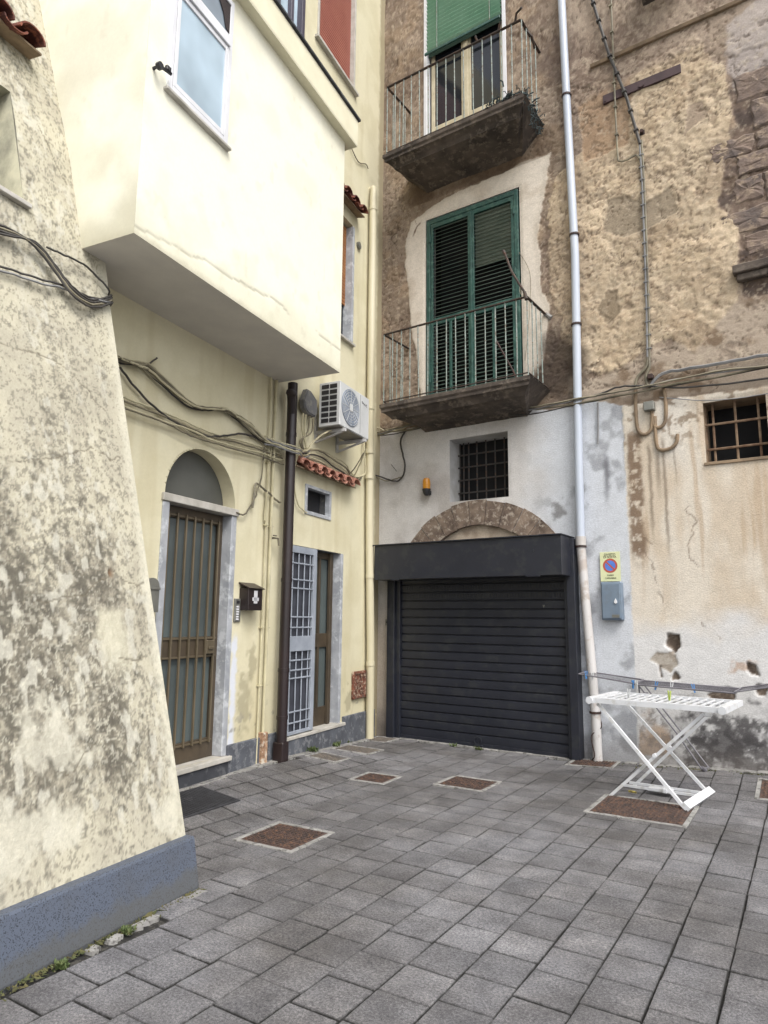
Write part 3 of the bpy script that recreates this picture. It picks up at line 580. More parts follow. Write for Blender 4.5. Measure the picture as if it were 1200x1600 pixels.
# broken string course high on the wall
m = MB()
for a, b, c_, d_ in ((3.35, 4.0, 8.66, 8.80), (4.0, 4.5, 8.82, 9.0), (4.5, 6.3, 9.0, 9.2)): m.extr([(.03, 8.93), (-.035, 8.93), (-.05, 8.965), (.03, 8.98)], a+.0, b)
m.build('string_course', M['reveal_brown'], BLD)
m = MB(); m.extr([(.03, 9.5), (-.5, 9.66), (-.55, 9.8), (.03, 9.8)], 4.05, 4.6); m.build('corbel', M['slab'], BLD)

# barred window over the arch
def grille(name, xs_, zs_, a, b, c_, d_, y, r, mat, par, ry=None):
    fr_ = MB(); fr_.box(a, a+.012, y+.01, y+.03, c_, d_); f0 = fr_.build(name, mat, par)
    for x in xs_: m = MB(); m.tube([(x, y, c_), (x, y, d_)], r, 6); m.build('bar', mat, f0)
    for z in zs_: m = MB(); m.tube([(a-.02, y-r*1.4, z), (b, y-r*1.4, z)], r, 6); m.build('bar', mat, f0)
    return f0
g1 = grille('window_grille', [1.25, 1.33, 1.46, 1.60, 1.74, 1.88, 1.99], [3.38, 3.565, 3.75, 3.93], 1.18, 2.05, 3.22, 4.11, .27, .011, M['bar_iron'], BLD)
m = MB(); m.box(1.17, 2.05, .34, .36, 3.22, 4.11); m.build('dark_opening', M['dark'], BLD)
g2 = grille('window_grille', [4.53, 4.76, 4.99], [3.55, 3.84], 4.45, 5.08, 3.385, 4.08, .12, .014, M['rust_bar'], BLD)
m = MB(); m.box(4.45, 5.08, .36, .38, 3.385, 4.08); m.build('dark_opening', M['dark'], BLD)
m = MB(); m.box(4.43, 5.1, -.025, .06, 3.35, 3.384, .004); m.build('window_sill', M['reveal_brown'], BLD)

# lower window: louvred double shutters
m = MB()
for a, b in ((.80, .86), (2.21, 2.27)): m.box(a, b, -.02, .05, 4.6, 7.57, .004)
m.box(.86, 2.21, -.019, .05, 7.50, 7.57, .004); SH = m.build('shutter_frame', M['green_frame'], BLD)
m = MB(); m.box(.9, 2.2, .25, .27, 4.6, 7.55); m.build('dark_opening', M['dark'], BLD)
sl0 = MB(); sl0.box(-.5, .5, -.021, .021, -.0035, .0035); slat_o = None
for li, (a, b) in enumerate(((.865, 1.533), (1.54, 2.205))):
    m = MB(); yy = (-.012, .026)
    m.box(a, a+.045, *yy, 4.62, 7.495, .003); m.box(b-.045, b, *yy, 4.62, 7.495, .003)
    for z0, z1 in ((4.62, 4.70), (5.88, 5.98), (7.43, 7.495)): m.box(a+.045, b-.045, yy[0]+.001, yy[1], z0, z1, .003)
    mid = (a+b)/2; m.box(mid-.02, mid+.02, yy[0]+.001, yy[1], 4.70, 5.88, .003)
    if li == 0: m.box(b-.01, b+.02, -.026, -.012, 4.62, 7.49, .003)
    L = m.build('shutter_leaf', M['green_frame'], SH)
    def slats(x0, x1, z0, z1, pitch, par):
        global slat_o
        k = int((z1-z0)/pitch)
        for i in range(k):
            z = z0+(i+.5)*(z1-z0)/k; loc = ((x0+x1)/2, .007, z); rot = (RAD(34+random.uniform(-3, 3)), 0, 0)
            if slat_o is None: slat_o = sl0.build('slat', M['green_slat'], par, loc, rot); o = slat_o
            else: o = again(slat_o, loc, rot, par)
            o.scale = (x1-x0, 1, 1)
    slats(a+.045, b-.045, 5.98, 7.43, .056, L)
    slats(a+.045, mid-.02, 4.70, 5.88, .056, L); slats(mid+.02, b-.045, 4.70, 5.88, .056, L)
m = MB(); m.box(1.585, 2.16, .045, .055, 6.62, 7.44); m.build('slat_light_panel', M['pale_panel'], BLD)  # pale sheet added behind the slats to stand for light showing through
for z in (5.0, 6.3, 7.2):
    m = MB(); m.box(.845, .875, -.034, -.02, z, z+.11, .003); m.build('hinge', M['green_frame'], SH)
    m = MB(); m.box(2.195, 2.225, -.034, -.02, z, z+.11, .003); m.build('hinge', M['green_frame'], SH)

# upper window with mint blind
m = MB(); m.box(.747, .80, -.02, .1, 8.33, 12.1, .003); m.box(2.085, 2.138, -.02, .1, 8.33, 12.1, .003); WF = m.build('window_frame', M['white_paint'], BLD)
for a, b in ((.83, 1.42), (1.46, 2.06)):
    m = MB(); y0, y1 = .08, .13
    m.box(a, a+.06, y0, y1, 8.35, 11.6, .003); m.box(b-.06, b, y0, y1, 8.35, 11.6, .003); m.box(a+.06, b-.06, y0, y1, 9.10, 9.19, .003); m.box(a+.06, b-.06, y0, y1, 8.35, 8.42, .003)
    S_ = m.build('sash', M['cream_wood'], WF)
    m = MB(); m.box(a+.06, b-.06, .10, .112, 8.42, 9.10); m.build('lower_panel', M['white_paint'], S_)
    m = MB(); m.box(a+.06, b-.06, .10, .108, 9.19, 11.6); m.build('pane', M['glass'], S_)
m = MB(); m.box(1.40, 1.48, .06, .10, 8.35, 11.6, .004); m.build('mullion', M['cream_wood'], WF)
BL = MB(); BL.box(.80, 2.08, -.09, -.06, 10.36, 10.40, .004); BLo = BL.build('blind_rail', M['green_frame'], BLD)
b0 = MB(); b0.box(.81, 2.07, -.024, .024, -.0025, .0025); bo = None
for i in range(40):
    z = 10.50+i*.068; loc = (0, -.02, z); rot = (RAD(-30), 0, 0)
    bo = b0.build('blind_slat', M['mint'], BLo, loc, rot) if bo is None else again(bo, loc, rot) or bo
m = MB()
for x in (1.0, 1.9): m.tube([(x, -.045, 10.4), (x, -.045, 12)], .006, 5)
m.build('blind_cord', M['rail_paint'], BLo)
m = MB(); m.box(.81, 2.07, .03, .04, 10.4, 12.1); m.build('blind_gap_shade', surf('gap_shade_green', lin(34, 64, 50), lin(26, 50, 40), 3, .8), BLo)  # dark sheet added behind the slats so their gaps read as shaded

# balconies
def balcony(z0, dep, ztop, u0, u1, th, lab):
    pr = [(.03, z0), (-dep, z0), (-dep, z0-.05), (-dep+.02, z0-.075), (-dep+.02, z0-.11), (-dep+.06, z0-.125), (-dep+.10, z0-.16), (-dep+.13, z0-.20), (-dep+.13, z0-th+.03), (-dep+.24, z0-th), (-.12, z0-th-.04), (.03, z0-th-.10)]
    # lofted moulding: the profile returns along both ends
    n_ = len(pr); m = MB(); cols = []
    nx = 60
    for i in range(nx+1):
        t = i/nx
        ring = []
        for (y, z) in pr:
            ins = max(0, dep+y) if y > -dep else 0
            ins = min(ins, .34) if z < z0-.01 else 0
            x = u0+ins+(u1-u0-2*ins)*t
            jit = (vn(np.array(x*9.), np.array(z*31+y*7), 3)-.5)*.009+(vn(np.array(x*30.), np.array(z*60+y*17), 4)-.5)*.004
            ring.append((x, y+float(jit) if y < 0 else y, z+(float(jit) if z < z0 else 0)))
        cols.append(ring)
    m.v = [p for c_ in cols for p in c_]
    m.f = [(i*n_+k, i*n_+(k+1) % n_, (i+1)*n_+(k+1) % n_, (i+1)*n_+k) for i in range(nx) for k in range(n_)]+[tuple(range(n_))[::-1], tuple(nx*n_+k for k in range(n_))]
    B_ = m.build('balcony', M['slab'], BLD, label=lab)
    a, b, y = u0+.04, u1-.04, -dep+.05
    hr = MB(); P = [(a, 0, ztop+.02), (a, y, ztop), (b, y, ztop), (b, 0, ztop+.02)]
    for p, q in zip(P[:-1], P[1:]): hr.beam(p, q, .038, .012)
    H = hr.build('handrail', M['rust_rail'], B_)
    lr = MB(); P2 = [(p[0], p[1], z0+.05) for p in P]
    for p, q in zip(P2[:-1], P2[1:]): lr.beam(p, q, .02, .012)
    lr.build('bottom_rail', M['rust_rail'], B_)
    b_ = MB(); b_.tube([(0, 0, 0), (0, 0, ztop-z0)], .0085, 6); bo_ = None
    k = int((b-a)/.140)
    spots = [(a+(b-a)*i/k, y) for i in range(k+1)]+[(x, y*f) for x in (a, b) for f in (.25, .5, .75)]
    for x, yy in spots:
        rot = (random.gauss(0, .003), random.gauss(0, .004), 0)
        bo_ = b_.build('baluster', M['rail_paint'], B_, (x, yy, z0), rot) if bo_ is None else again(bo_, (x, yy, z0), rot) or bo_
    return B_
b1 = balcony(4.56, .70, 5.60, .44, 2.66, .20, 'lower balcony, stained almost black underneath')
b2 = balcony(8.38, .72, 9.52, .46, 2.68, .24, 'upper balcony with dark netting in one corner')
m = MB()
for P in ([(2.55, -.66, 9.52), (2.60, -.72, 9.60), (2.70, -.78, 9.58)], [(2.0, -.66, 9.52), (1.98, -.70, 9.60)], [(2.62, -.5, 9.54), (2.70, -.45, 9.42), (2.68, -.3, 9.36)], [(2.3, -.65, 9.52), (2.36, -.7, 9.62)]): m.tube(P, .016, 6)
m.build('rusty_hook', M['rust_rail'], b2)
m = MB(); m.tube([(2.62, 0.0, 5.62), (2.70, 0, 5.55)], .035, 6); m.build('rail_anchor', M['concrete'], b1)

# garage door
m = MB(); m.box(.36, 2.85, -.02, -.005, .0, 2.3)
GD = m.build('garage_door', M['anthracite'], BLD, label='closed anthracite roller shutter of the garage')
for a, b, y in ((.235, .355, -.15), (2.845, 2.945, -.16)): m = MB(); m.box(a, b, y, .02, -.02, 2.6 if a > 1 else 2.2, .004); m.build('post', M['anthracite'], GD)
for a, b, y in ((.355, .42, -.10), (2.80, 2.845, -.12)): m = MB(); m.box(a, b, y, .02, -.02, 2.2, .003); m.build('guide_rail', M['anthracite'], GD)
m = MB(); m.box(.215, 2.90, -.45, .03, 2.14, 2.615, .005); m.box(.195, 2.91, -.47, .03, 2.615, 2.63, .002)
bx = m.build('shutter_box', M['anthracite'], GD)
m = MB(); m.box(.50, .62, -.456, -.445, 2.128, 2.142, .002); m.box(2.45, 2.63, -.456, -.445, 2.128, 2.142, .002); m.tube([(2.55, -.449, 2.44), (2.55, -.456, 2.44)], .012, 8); m.build('bracket', M['anthracite'], bx)
pit = .1135; so_ = None
sm_ = MB(); sm_.extr([(-.046, 0), (-.058, .006), (-.0595, .05), (-.058, pit-.018), (-.050, pit-.012), (-.036, pit-.010), (-.036, pit), (-.02, pit), (-.02, 0)], .42, 2.80)
k = 0; z = .05
while z < 2.14:
    if so_ is None: so_ = sm_.build('slat', M['anthracite'], GD, (0, 0, z), smooth=False)
    else: again(so_, (0, random.uniform(-.001, .001), z))
    if k in (16, 17):
        v_ = MB()
        for i in range(58):
            x = .47+i*.0395; v_.box(x, x+.012, -.0655, -.055, z+.03, z+.085, .002)
        v_.build('vent_slots', M['black'], GD)
    z += pit; k += 1
m = MB(); m.box(.42, 2.80, -.065, -.02, .0, .052, .004); m.box(1.55, 1.67, -.085, -.062, .02, .035, .003); m.build('bottom_bar', M['anthracite'], GD)
m = MB(); m.tube([(1.60+.05*math.cos(t*.5), -.075, .085+.05*math.sin(t*.5)) for t in range(13)], .004, 5); m.build('ring_handle', M['anthracite'], GD)
m = MB(); m.add([(2.50, -.0625, 1.80), (2.53, -.0625, 1.80), (2.515, -.0625, 1.76)], [(0, 1, 2)]); m.build('lock_mark', M['metal_grey'], GD)
# ------------------------------------------------------------------ yellow house on the left (local x = -s)
YB = thing('yellow_house', 'pale yellow house with an overhanging bay, arched bronze door and grille door', 'building', FL)
YEL, YEL2 = lin(230, 223, 193), lin(219, 211, 178)
def arch_in(X, Z, k=0): return (np.abs(X+3.815) < .505+k) & (Z > 2.70) & (np.hypot(X+3.815, Z-2.70) < .505+k) | (np.abs(X+3.815) < .505+k) & (Z > .28) & (Z <= 2.70)
def yw(X, Z):
    w1 = fbm(X, Z, 2.5, 4, 13)-.5; w2 = fbm(X, Z, 13, 4, 15)-.5; med = fbm(X, Z, 3, 4, 17)
    c = np.zeros(X.shape+(3,))+np.array(YEL); c = mixc(c, YEL2, ss(.4, .7, med)*.7)
    c = mixc(c, lin(200, 188, 150), ss(.5, .75, fbm(X*5, Z*.5, 1.2, 4, 19))*.35)
    low = ss(1.5, .3, Z+w1*.8); c = mixc(c, lin(206, 196, 160), low*.45)
    for x0, z0, rx, rz in ((-3.02, .75, .14, .4), (-2.9, 1.15, .08, .3), (-1.95, 1.6, .1, .3), (-.75, .55, .12, .2)):
        m = ss(1.0, .4, np.hypot((X-x0)/rx, (Z-z0)/rz)+w2*1.6); c = mixc(c, lin(168, 160, 132), m*.7)
    c = mixc(c, lin(226, 230, 238), ss(.06, .02, np.abs(X+3.22)+w2*.08)*ss(1.7, 1.3, Z+w1))
    pk = ss(.70, .76, fbm(X, Z, 10, 4, 23))*ss(.9, .4, Z); c = mixc(c, lin(150, 146, 136), pk*.8)
    c = mixc(c, lin(150, 136, 108), ss(.10, .0, -X+w2*.06)*.7)
    c = mixc(c, lin(184, 172, 136), ss(.22, .0, np.abs(X+2.72)+w2*.05)*ss(.9, .4, Z)*.5)
    h = w1*.006+w2*.002
    return c, h
YH = [(-2.33, -.985, .28, 2.452), (-1.95, -1.365, 2.88, 3.20), (-1.9, -.86, 5.42, 7.22), (-2.0, -.93, 9.36, 11.6), (-2.95, -2.33, 9.02, 11.2)]
def yrm(X, Z):
    k = arch_in(X, Z)
    for a, b, c_, d_ in YH: k |= (X > a) & (X < b) & (Z > c_) & (Z < d_)
    return k
def ywarp(X, Z):
    r = np.hypot(X+3.815, Z-2.70); n_ = (np.abs(r-.505) < .020) & (Z > 2.705)
    s_ = np.where(n_, .505/np.maximum(r, 1e-6), 1); return -3.815+(X+3.815)*s_, 2.70+(Z-2.70)*s_
def yflush(X, Z, h):
    d = np.maximum(np.abs(X+3.815)-.505, np.maximum(.28-Z, np.where(Z > 2.7, np.hypot(X+3.815, Z-2.7)-.505, -1)))
    for a, b, c_, d_ in YH: d = np.minimum(d, np.maximum(np.maximum(a-X, X-b), np.maximum(c_-Z, Z-d_)))
    return -h*ss(0, .06, d)
xs = lines(-5.45, .16, .018, [v for h in YH for v in h[:2]]+[-4.32, -3.31]); zs = lines(-.12, 12.4, .018, [v for h in YH for v in h[2:]]+[.28, 2.70])
grid_wall('wall', xs, zs, yw, M['yellow_wall'], YB, yrm, ywarp, yflush)
YP = surf('yellow_reveal_paint', lin(222, 215, 184), lin(212, 204, 172), 5, .9); YPB = surf('pale_cream_render', lin(240, 235, 208), lin(230, 224, 196), 3, .9)
for a, b, c_, d_ in YH: r1 = MB(); reveal(r1, a, b, c_, d_, .22); r1.build('window_reveal', YP if c_ > 3 else M['box_grey'] if c_ > 2.5 else M['marble'], YB)
r1 = MB(); n_ = 48; P = [(-3.815+.505*math.cos(math.pi*i/n_), 2.70+.505*math.sin(math.pi*i/n_)) for i in range(n_+1)]
r1.v = [(x, y, z) for x, z in P for y in (0, .20)]; r1.f = [(2*i, 2*i+1, 2*i+3, 2*i+2) for i in range(n_)]; r1.build('arch_reveal', YP, YB)
r1 = MB(); P = [(-3.815+r_*math.cos(math.pi*i/48), .007, 2.70+r_*math.sin(math.pi*i/48)) for i in range(49) for r_ in (.5055, .56)]; r1.v = P; r1.f = [(2*i, 2*i+1, 2*i+3, 2*i+2) for i in range(48)]; r1.build('arch_edge', YP, YB)
m = MB()
for q in ((-5.4, -4.5), (-3.1, -2.5), (-.85, .1)): m.box(q[0], q[1], .24, .5, -.1, 12.4)
m.box(-4.5, -.85, .45, .6, -.1, 12.4); m.build('masonry_core', M['dark'], YB)
# bay
def bay_c(X, Z):
    w1 = fbm(X, Z, 2, 4, 33)-.5; w2 = fbm(X, Z, 12, 4, 35)-.5
    c = np.zeros(X.shape+(3,))+np.array(lin(246, 244, 226, .86)); c = mixc(c, lin(240, 237, 216, .83), ss(.45, .7, fbm(X, Z, 3, 4, 37))*.7)
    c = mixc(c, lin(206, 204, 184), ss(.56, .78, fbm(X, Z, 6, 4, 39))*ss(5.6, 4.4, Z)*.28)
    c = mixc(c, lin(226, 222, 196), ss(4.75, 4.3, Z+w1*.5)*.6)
    L_ = 4.50+.10*np.sin(X*1.3)+w1*.14+w2*.03+.04*(X+3); d = np.abs(Z-L_); cr_ = ss(.015, .004, d)*ss(.42, .5, fbm(X, Z, 1.2, 2, 41))*(X < 0); c = mixc(c, lin(168, 162, 142), cr_*.65)  # long crack, tinted for its dirt and inner shade
    sp = ss(.74, .80, fbm(X, Z*.6, 9, 3, 43)); c = mixc(c, lin(196, 190, 168), sp*.2)
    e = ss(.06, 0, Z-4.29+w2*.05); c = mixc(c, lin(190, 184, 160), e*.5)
    return c, w1*.005-cr_*.004
xs = lines(-5.63, -2.6, .02); zs = lines(4.29, 7.12, .02)
base_o = lambda off: (lambda X, Z, h: -off-h*ss(0, .08, np.minimum(X+5.63, -2.6-X)))
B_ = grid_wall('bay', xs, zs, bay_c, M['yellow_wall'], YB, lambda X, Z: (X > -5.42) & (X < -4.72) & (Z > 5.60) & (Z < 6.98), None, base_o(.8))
def side_c(X, Z):
    c, h = bay_c(X+30, Z); w1 = fbm(X, Z, 2.4, 4, 53)-.5
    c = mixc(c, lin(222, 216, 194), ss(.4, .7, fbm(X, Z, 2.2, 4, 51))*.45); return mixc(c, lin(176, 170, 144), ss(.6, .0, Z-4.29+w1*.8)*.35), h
sb = grid_wall('bay_side', lines(-.8, 1.3, .025), lines(4.29, 12.4, .03), side_c, M['yellow_wall'], B_)
sb.matrix_local = Matrix.Translation((-5.63, 0, 0)) @ Matrix.Rotation(-math.pi/2, 4, 'Z') @ Matrix.Scale(-1, 4, (1, 0, 0))
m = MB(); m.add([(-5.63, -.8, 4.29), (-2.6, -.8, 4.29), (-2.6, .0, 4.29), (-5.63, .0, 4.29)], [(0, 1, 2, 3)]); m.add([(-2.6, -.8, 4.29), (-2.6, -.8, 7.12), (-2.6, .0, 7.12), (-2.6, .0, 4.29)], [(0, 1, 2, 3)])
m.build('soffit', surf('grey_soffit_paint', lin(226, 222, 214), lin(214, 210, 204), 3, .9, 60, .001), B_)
m = MB(); m.extr([(.0, 7.10), (-.90, 7.10), (-.905, 7.12), (-.905, 7.42), (-.90, 7.44), (0, 7.44)], -5.66, -2.48); CO = m.build('cornice', YPB, YB)
m = MB(); m.box(-5.66, -2.45, -.93, 0, 7.442, 7.47, .003); m.build('slate_edge', M['plinth_d'], CO)
# upper part of the house above the bay (terrace parapet body)
m = MB(); m.box(-5.63, -2.62, -.78, -.01, 7.0, 7.1); m.build('bay_top', M['dark'], YB)
# bay window
m = MB()
m.box(-5.42, -5.38, -.825, -.78, 5.60, 7.0, .003); m.box(-4.75, -4.70, -.825, -.78, 5.60, 7.0, .003); m.box(-5.38, -4.75, -.833, -.78, 6.94, 7.0, .003); m.box(-5.38, -4.75, -.833, -.78, 5.60, 5.65, .003)
WW = m.build('bay_window', M['white_paint'], YB)
m = MB()
m.box(-5.38, -4.75, -.845, -.79, 6.52, 6.60, .003); m.box(-5.38, -4.75, -.83, -.79, 6.61, 6.64, .003); m.build('transom', M['white_paint'], WW)
m = MB(); m.box(-5.375, -5.34, -.83, -.79, 5.655, 6.515, .003); m.box(-4.79, -4.755, -.83, -.79, 5.655, 6.515, .003); m.box(-5.34, -4.79, -.828, -.79, 5.655, 5.70, .003); m.box(-5.34, -4.79, -.828, -.79, 6.47, 6.515, .003)
sa = m.build('sash', M['white_paint'], WW)
m = MB(); m.box(-5.34, -4.79, -.815, -.80, 5.70, 6.47); m.build('pane', M['sky_glass'], sa)
m = MB(); m.box(-5.38, -4.75, -.81, -.80, 6.64, 6.94); m.build('pane', M['grey_glass'], WW)
m = MB(); m.prism([(-4.95, 6.94), (-4.75, 6.94), (-4.75, 6.66), (-4.80, 6.68), (-4.84, 6.80)], -.822, -.816); m.build('dark_shape', M['brown_dark'], WW)  # dark brown shape at the right of the upper pane
m = MB(); m.box(-5.45, -4.67, -.845, -.79, 5.572, 5.598, .004); m.build('window_sill', M['marble_w'], WW)
m = MB(); m.tube([(-5.66+.10, -.80, 5.66), (-5.56, -.86, 5.665), (-5.44, -.86, 5.69)], .014, 6); m.tube([(-5.56, -.845, 5.66), (-5.56, -.88, 5.66)], .028, 8); m.box(-5.50, -5.455, -.88, -.85, 5.68, 5.72, .004)
m.build('shutter_hook', M['black'], WW)

# arched entrance
for a, b in ((-4.345, -4.26), (-3.365, -3.285)): m = MB(); m.box(a, b, -.012, .16, .28, 2.625, .004); m.build('door_jamb', M['marble'], YB)
m = MB(); m.box(-4.36, -3.27, -.03, .16, 2.628, 2.70, .005); m.build('door_lintel', M['marble_w'], YB)
m = MB(); m.box(-4.42, -3.27, -.07, .16, .235, .278, .004); m.build('door_step', M['marble_w'], YB)
m = MB(); m.prism([(-3.815+.50*math.cos(math.pi*i/24), 2.702+.50*math.sin(math.pi*i/24)) for i in range(25)], .15, .165); m.build('fanlight', M['fan_glass'], YB)
m = MB(); y0, y1 = .10, .155
m.box(-4.26, -4.18, y0, y1, .28, 2.625, .003); m.box(-3.43, -3.365, y0, y1, .28, 2.625, .003); m.box(-4.18, -3.43, y0, y1, 2.52, 2.625, .003); m.box(-4.18, -3.43, y0, y1, .28, .46, .003); m.box(-4.18, -3.43, y0, y1, 1.22, 1.42, .003)
DR = m.build('entrance_door', M['bronze_d'], YB)
m = MB(); m.box(-4.18, -3.43, .135, .145, .46, 1.22); m.build('pane', M['frost'], DR); m = MB(); m.box(-4.18, -3.43, .135, .145, 1.42, 2.52); m.build('pane', M['frost'], DR)
b_ = MB(); b_.box(-.009, .009, -.012, .012, .42, 2.56, .003); bo = None
for i in range(7):
    x = -4.165+i*.1195; bo = b_.build('bar', M['bronze'], DR, (x, .083, 0)) if bo is None else again(bo, (x, .083, 0)) or bo
for z in (1.235, 1.405, 2.54, .44): m = MB(); m.box(-4.2, -3.40, .088, .102, z-.008, z+.008); m.build('cross_bar', M['bronze'], DR)
m = MB(); m.box(-3.57, -3.46, .06, .10, 1.255, 1.385, .004); m.box(-3.55, -3.48, .045, .06, 1.30, 1.325, .003); m.build('lock_plate', M['bronze'], DR)
# side entrance: open grille and bronze door
for a, b in ((-1.045, -.985), (-2.36, -2.325)): m = MB(); m.box(a, b, -.012, .16, .28, 2.45, .004); m.build('door_jamb', M['marble'], YB)
m = MB(); m.box(-2.38, -.93, -.06, .2, .262, .298, .004); m.build('door_step', M['marble_w'], YB)
m = MB(); m.box(-2.33, -1.0, .24, .25, .28, 2.45); m.build('dark_opening', M['dark'], YB)
m = MB()
m.box(-1.70, -1.62, .10, .15, .30, 2.44, .003); m.box(-1.14, -1.06, .10, .15, .30, 2.44, .003); m.box(-1.62, -1.14, .10, .15, .30, .52, .003); m.box(-1.62, -1.14, .10, .15, 2.36, 2.44, .003); m.box(-1.62, -1.14, .10, .15, 1.25, 1.42, .003)
m.box(-1.42, -1.38, .095, .149, .52, 2.36, .002); m.box(-1.20, -1.14, .06, .10, .30, 2.44, .003)
d2 = m.build('side_door', M['bronze_d'], YB)
for z0, z1 in ((.52, 1.25), (1.42, 2.36)): m = MB(); m.box(-1.62, -1.14, .125, .135, z0, z1); m.build('pane', M['frost'], d2)
m = MB(); fx0, fx1 = -2.32, -1.70
m.box(fx0, fx0+.035, -.035, -.005, .31, 2.44, .003); m.box(fx1-.075, fx1, -.035, -.005, .31, 2.44, .003); m.box(fx0+.035, fx1-.075, -.034, -.006, 2.36, 2.44, .003); m.box(fx0+.035, fx1-.075, -.034, -.006, 1.23, 1.40, .003); m.box(fx0+.035, fx1-.075, -.034, -.006, .31, .345, .003)
GG = m.build('grille_gate', M['grille_blue'], YB)
for i in range(4):
    x = fx0+.035+(fx1-fx0-.11)*(i+.5)/4; m = MB(); m.tube([(x, -.02, .34), (x, -.02, 2.37)], .008, 6); m.build('bar', M['grille_blue'], GG)
for z in (.44, .56, .93, 1.02, 1.13, 1.50, 1.62, 1.95, 2.05, 2.24): m = MB(); m.box(fx0+.03, fx1-.07, -.033, -.023, z-.008, z+.008, .002); m.build('bar', M['grille_blue'], GG)
m = MB(); m.box(fx0+.03, fx1-.07, .0, .006, .34, 2.37); m.build('mesh_backing', surf('dim_mesh', lin(66, 69, 78), lin(54, 56, 64), 6, .6), GG)
# vent window and round vents
m = MB()
for a, b, c_, d_ in ((-1.975, -1.925, 2.85, 3.22), (-1.385, -1.34, 2.85, 3.22), (-1.925, -1.385, 2.85, 2.895), (-1.925, -1.385, 3.18, 3.22)): m.box(a, b, -.014, .06, c_, d_, .003)
vw = m.build('vent_window', M['marble'], YB); m = MB(); m.box(-1.93, -1.38, .14, .15, 2.88, 3.2); m.build('dark_opening', M['room'], vw)
m = MB(); m.tube([(-.71, .0, 7.0), (-.71, -.03, 7.0)], .055, 12); m.tube([(-.71, -.03, 7.0), (-.71, -.034, 7.0)], .035, 10); m.build('vent_cap', M['metal_grey'], YB)
# side window with wooden shutter behind marble jamb
m = MB(); m.box(-.90, -.845, -.02, .2, 5.45, 7.20, .003); m.build('window_jamb', M['marble'], YB)
m = MB(); m.box(-1.92, -.82, -.05, .1, 5.39, 5.425, .004); m.build('window_sill', M['marble_w'], YB)
m = MB(); m.box(-1.9, -.9, .12, .13, 5.42, 6.0); m.build('pane', M['glass'], YB)
sl_ = MB(); sl_.box(-1.88, -.905, -.012, .012, -.022, .022, .003); so_ = None
for i in range(24):
    z = 6.02+i*.05; so_ = sl_.build('shutter_slat', M['orange_shutter'], YB, (0, .10, z)) if so_ is None else again(so_, (0, .10, z)) or so_
# red roller shutter window
m = MB(); m.box(-.965, -.925, -.02, .2, 9.38, 11.6, .003); m.box(-2.005, -1.965, -.02, .2, 9.38, 11.6, .003); m.build('window_jamb', M['marble_w'], YB)
m = MB(); m.box(-2.06, -.87, -.06, .1, 9.30, 9.345, .004); m.build('window_sill', M['marble_w'], YB)
rs = MB(); rs.box(-1.965, -.966, -.010, .012, -.0235, .0235, .006); so_ = None
for i in range(42):
    z = 9.40+i*.048; so_ = rs.build('red_slat', M['red_shutter'], YB, (0, .06, z)) if so_ is None else again(so_, (0, .06, z)) or so_
m = MB(); m.box(-2.40, -2.33, -.02, .1, 9.02, 11.2, .003); m.box(-2.95, -2.88, -.02, .1, 9.02, 11.2, .003); m.box(-2.62, -2.56, .0, .1, 9.02, 11.2, .003); wf = m.build('window_frame', surf('purple_grey_frame', lin(84, 78, 92), lin(72, 66, 80), 4, .5), YB)
m = MB(); m.box(-2.9, -2.4, .06, .07, 9.02, 11.2); m.build('pane', M['sky_glass'], wf)
# plinth slabs
for a, b, z1, mt in ((-5.4, -4.42, .36, 'plinth_d'), (-4.416, -3.30, .232, 'plinth_d'), (-3.296, -2.72, .372, 'plinth'), (-2.60, -2.385, .38, 'plinth'), (-2.38, -.935, .26, 'plinth'), (-.93, -.02, .362, 'plinth')):
    m = MB(); m.box(a, b, -.035 if z1 > .3 else -.05, .05, -.06, z1, .004); m.build('plinth_slab', M[mt], YB)

# tiled hoods
def hood(x0, x1, z, out, name, mt, par, sag=0, back=.02, pitch=.2, drop=.09, R=.098):
    """a row of half-round roof tiles sloping out of a wall"""
    n_ = max(2, int((x1-x0)/pitch)); H = MB(); H.extr([(back, z-.01+drop*.8), (-out+.07, z-.002), (-out+.07, z-.018), (back, z+.02)], x0, x1)
    root = H.build(name, M['reveal_brown'], par); up_ = None
    def half(r, flip):
        m = MB(); k = 8; v = []
        for y, zz, rr_ in ((back, drop, r*.92), (-out, 0, r)):
            for q in (rr_, rr_-.014):
                for i in range(k+1):
                    a = math.pi*i/k; v.append((q*math.cos(a), y, zz+(q*math.sin(a)*.8 if not flip else -q*math.sin(a)*.55+.02)))
        n1 = k+1; f = []
        for i in range(k): f += [(i, i+1, 2*n1+i+1, 2*n1+i), (n1+i, 3*n1+i, 3*n1+i+1, n1+i+1), (2*n1+i, 2*n1+i+1, 3*n1+i+1, 3*n1+i), (i, n1+i, n1+i+1, i+1)]
        f += [(0, 2*n1, 3*n1, n1), (k, n1+k, 3*n1+k, 2*n1+k)]
        return m.add(v, f)
    A, B2 = half(R, False), half(R*.9, True); ao = bo_ = None
    for i in range(n_):
        x = x0+(i+.5)*(x1-x0)/n_; dz = random.uniform(-.004, .004)
        ao = A.build('tile', mt, root, (x, random.uniform(-.008, .008), z+.012+dz)) if ao is None else again(ao, (x, random.uniform(-.008, .008), z+.012+dz)) or ao
        if i < n_-1:
            x += (x1-x0)/n_/2; bo_ = B2.build('tile', mt, root, (x, .01, z+dz)) if bo_ is None else again(bo_, (x, .01, z+dz)) or bo_
    return root
hood(-2.32, -.84, 3.37, .17, 'tile_hood', M['tile'], YB)
hood(-1.95, -.76, 7.40, .20, 'tile_hood', M['tile_d'], YB)

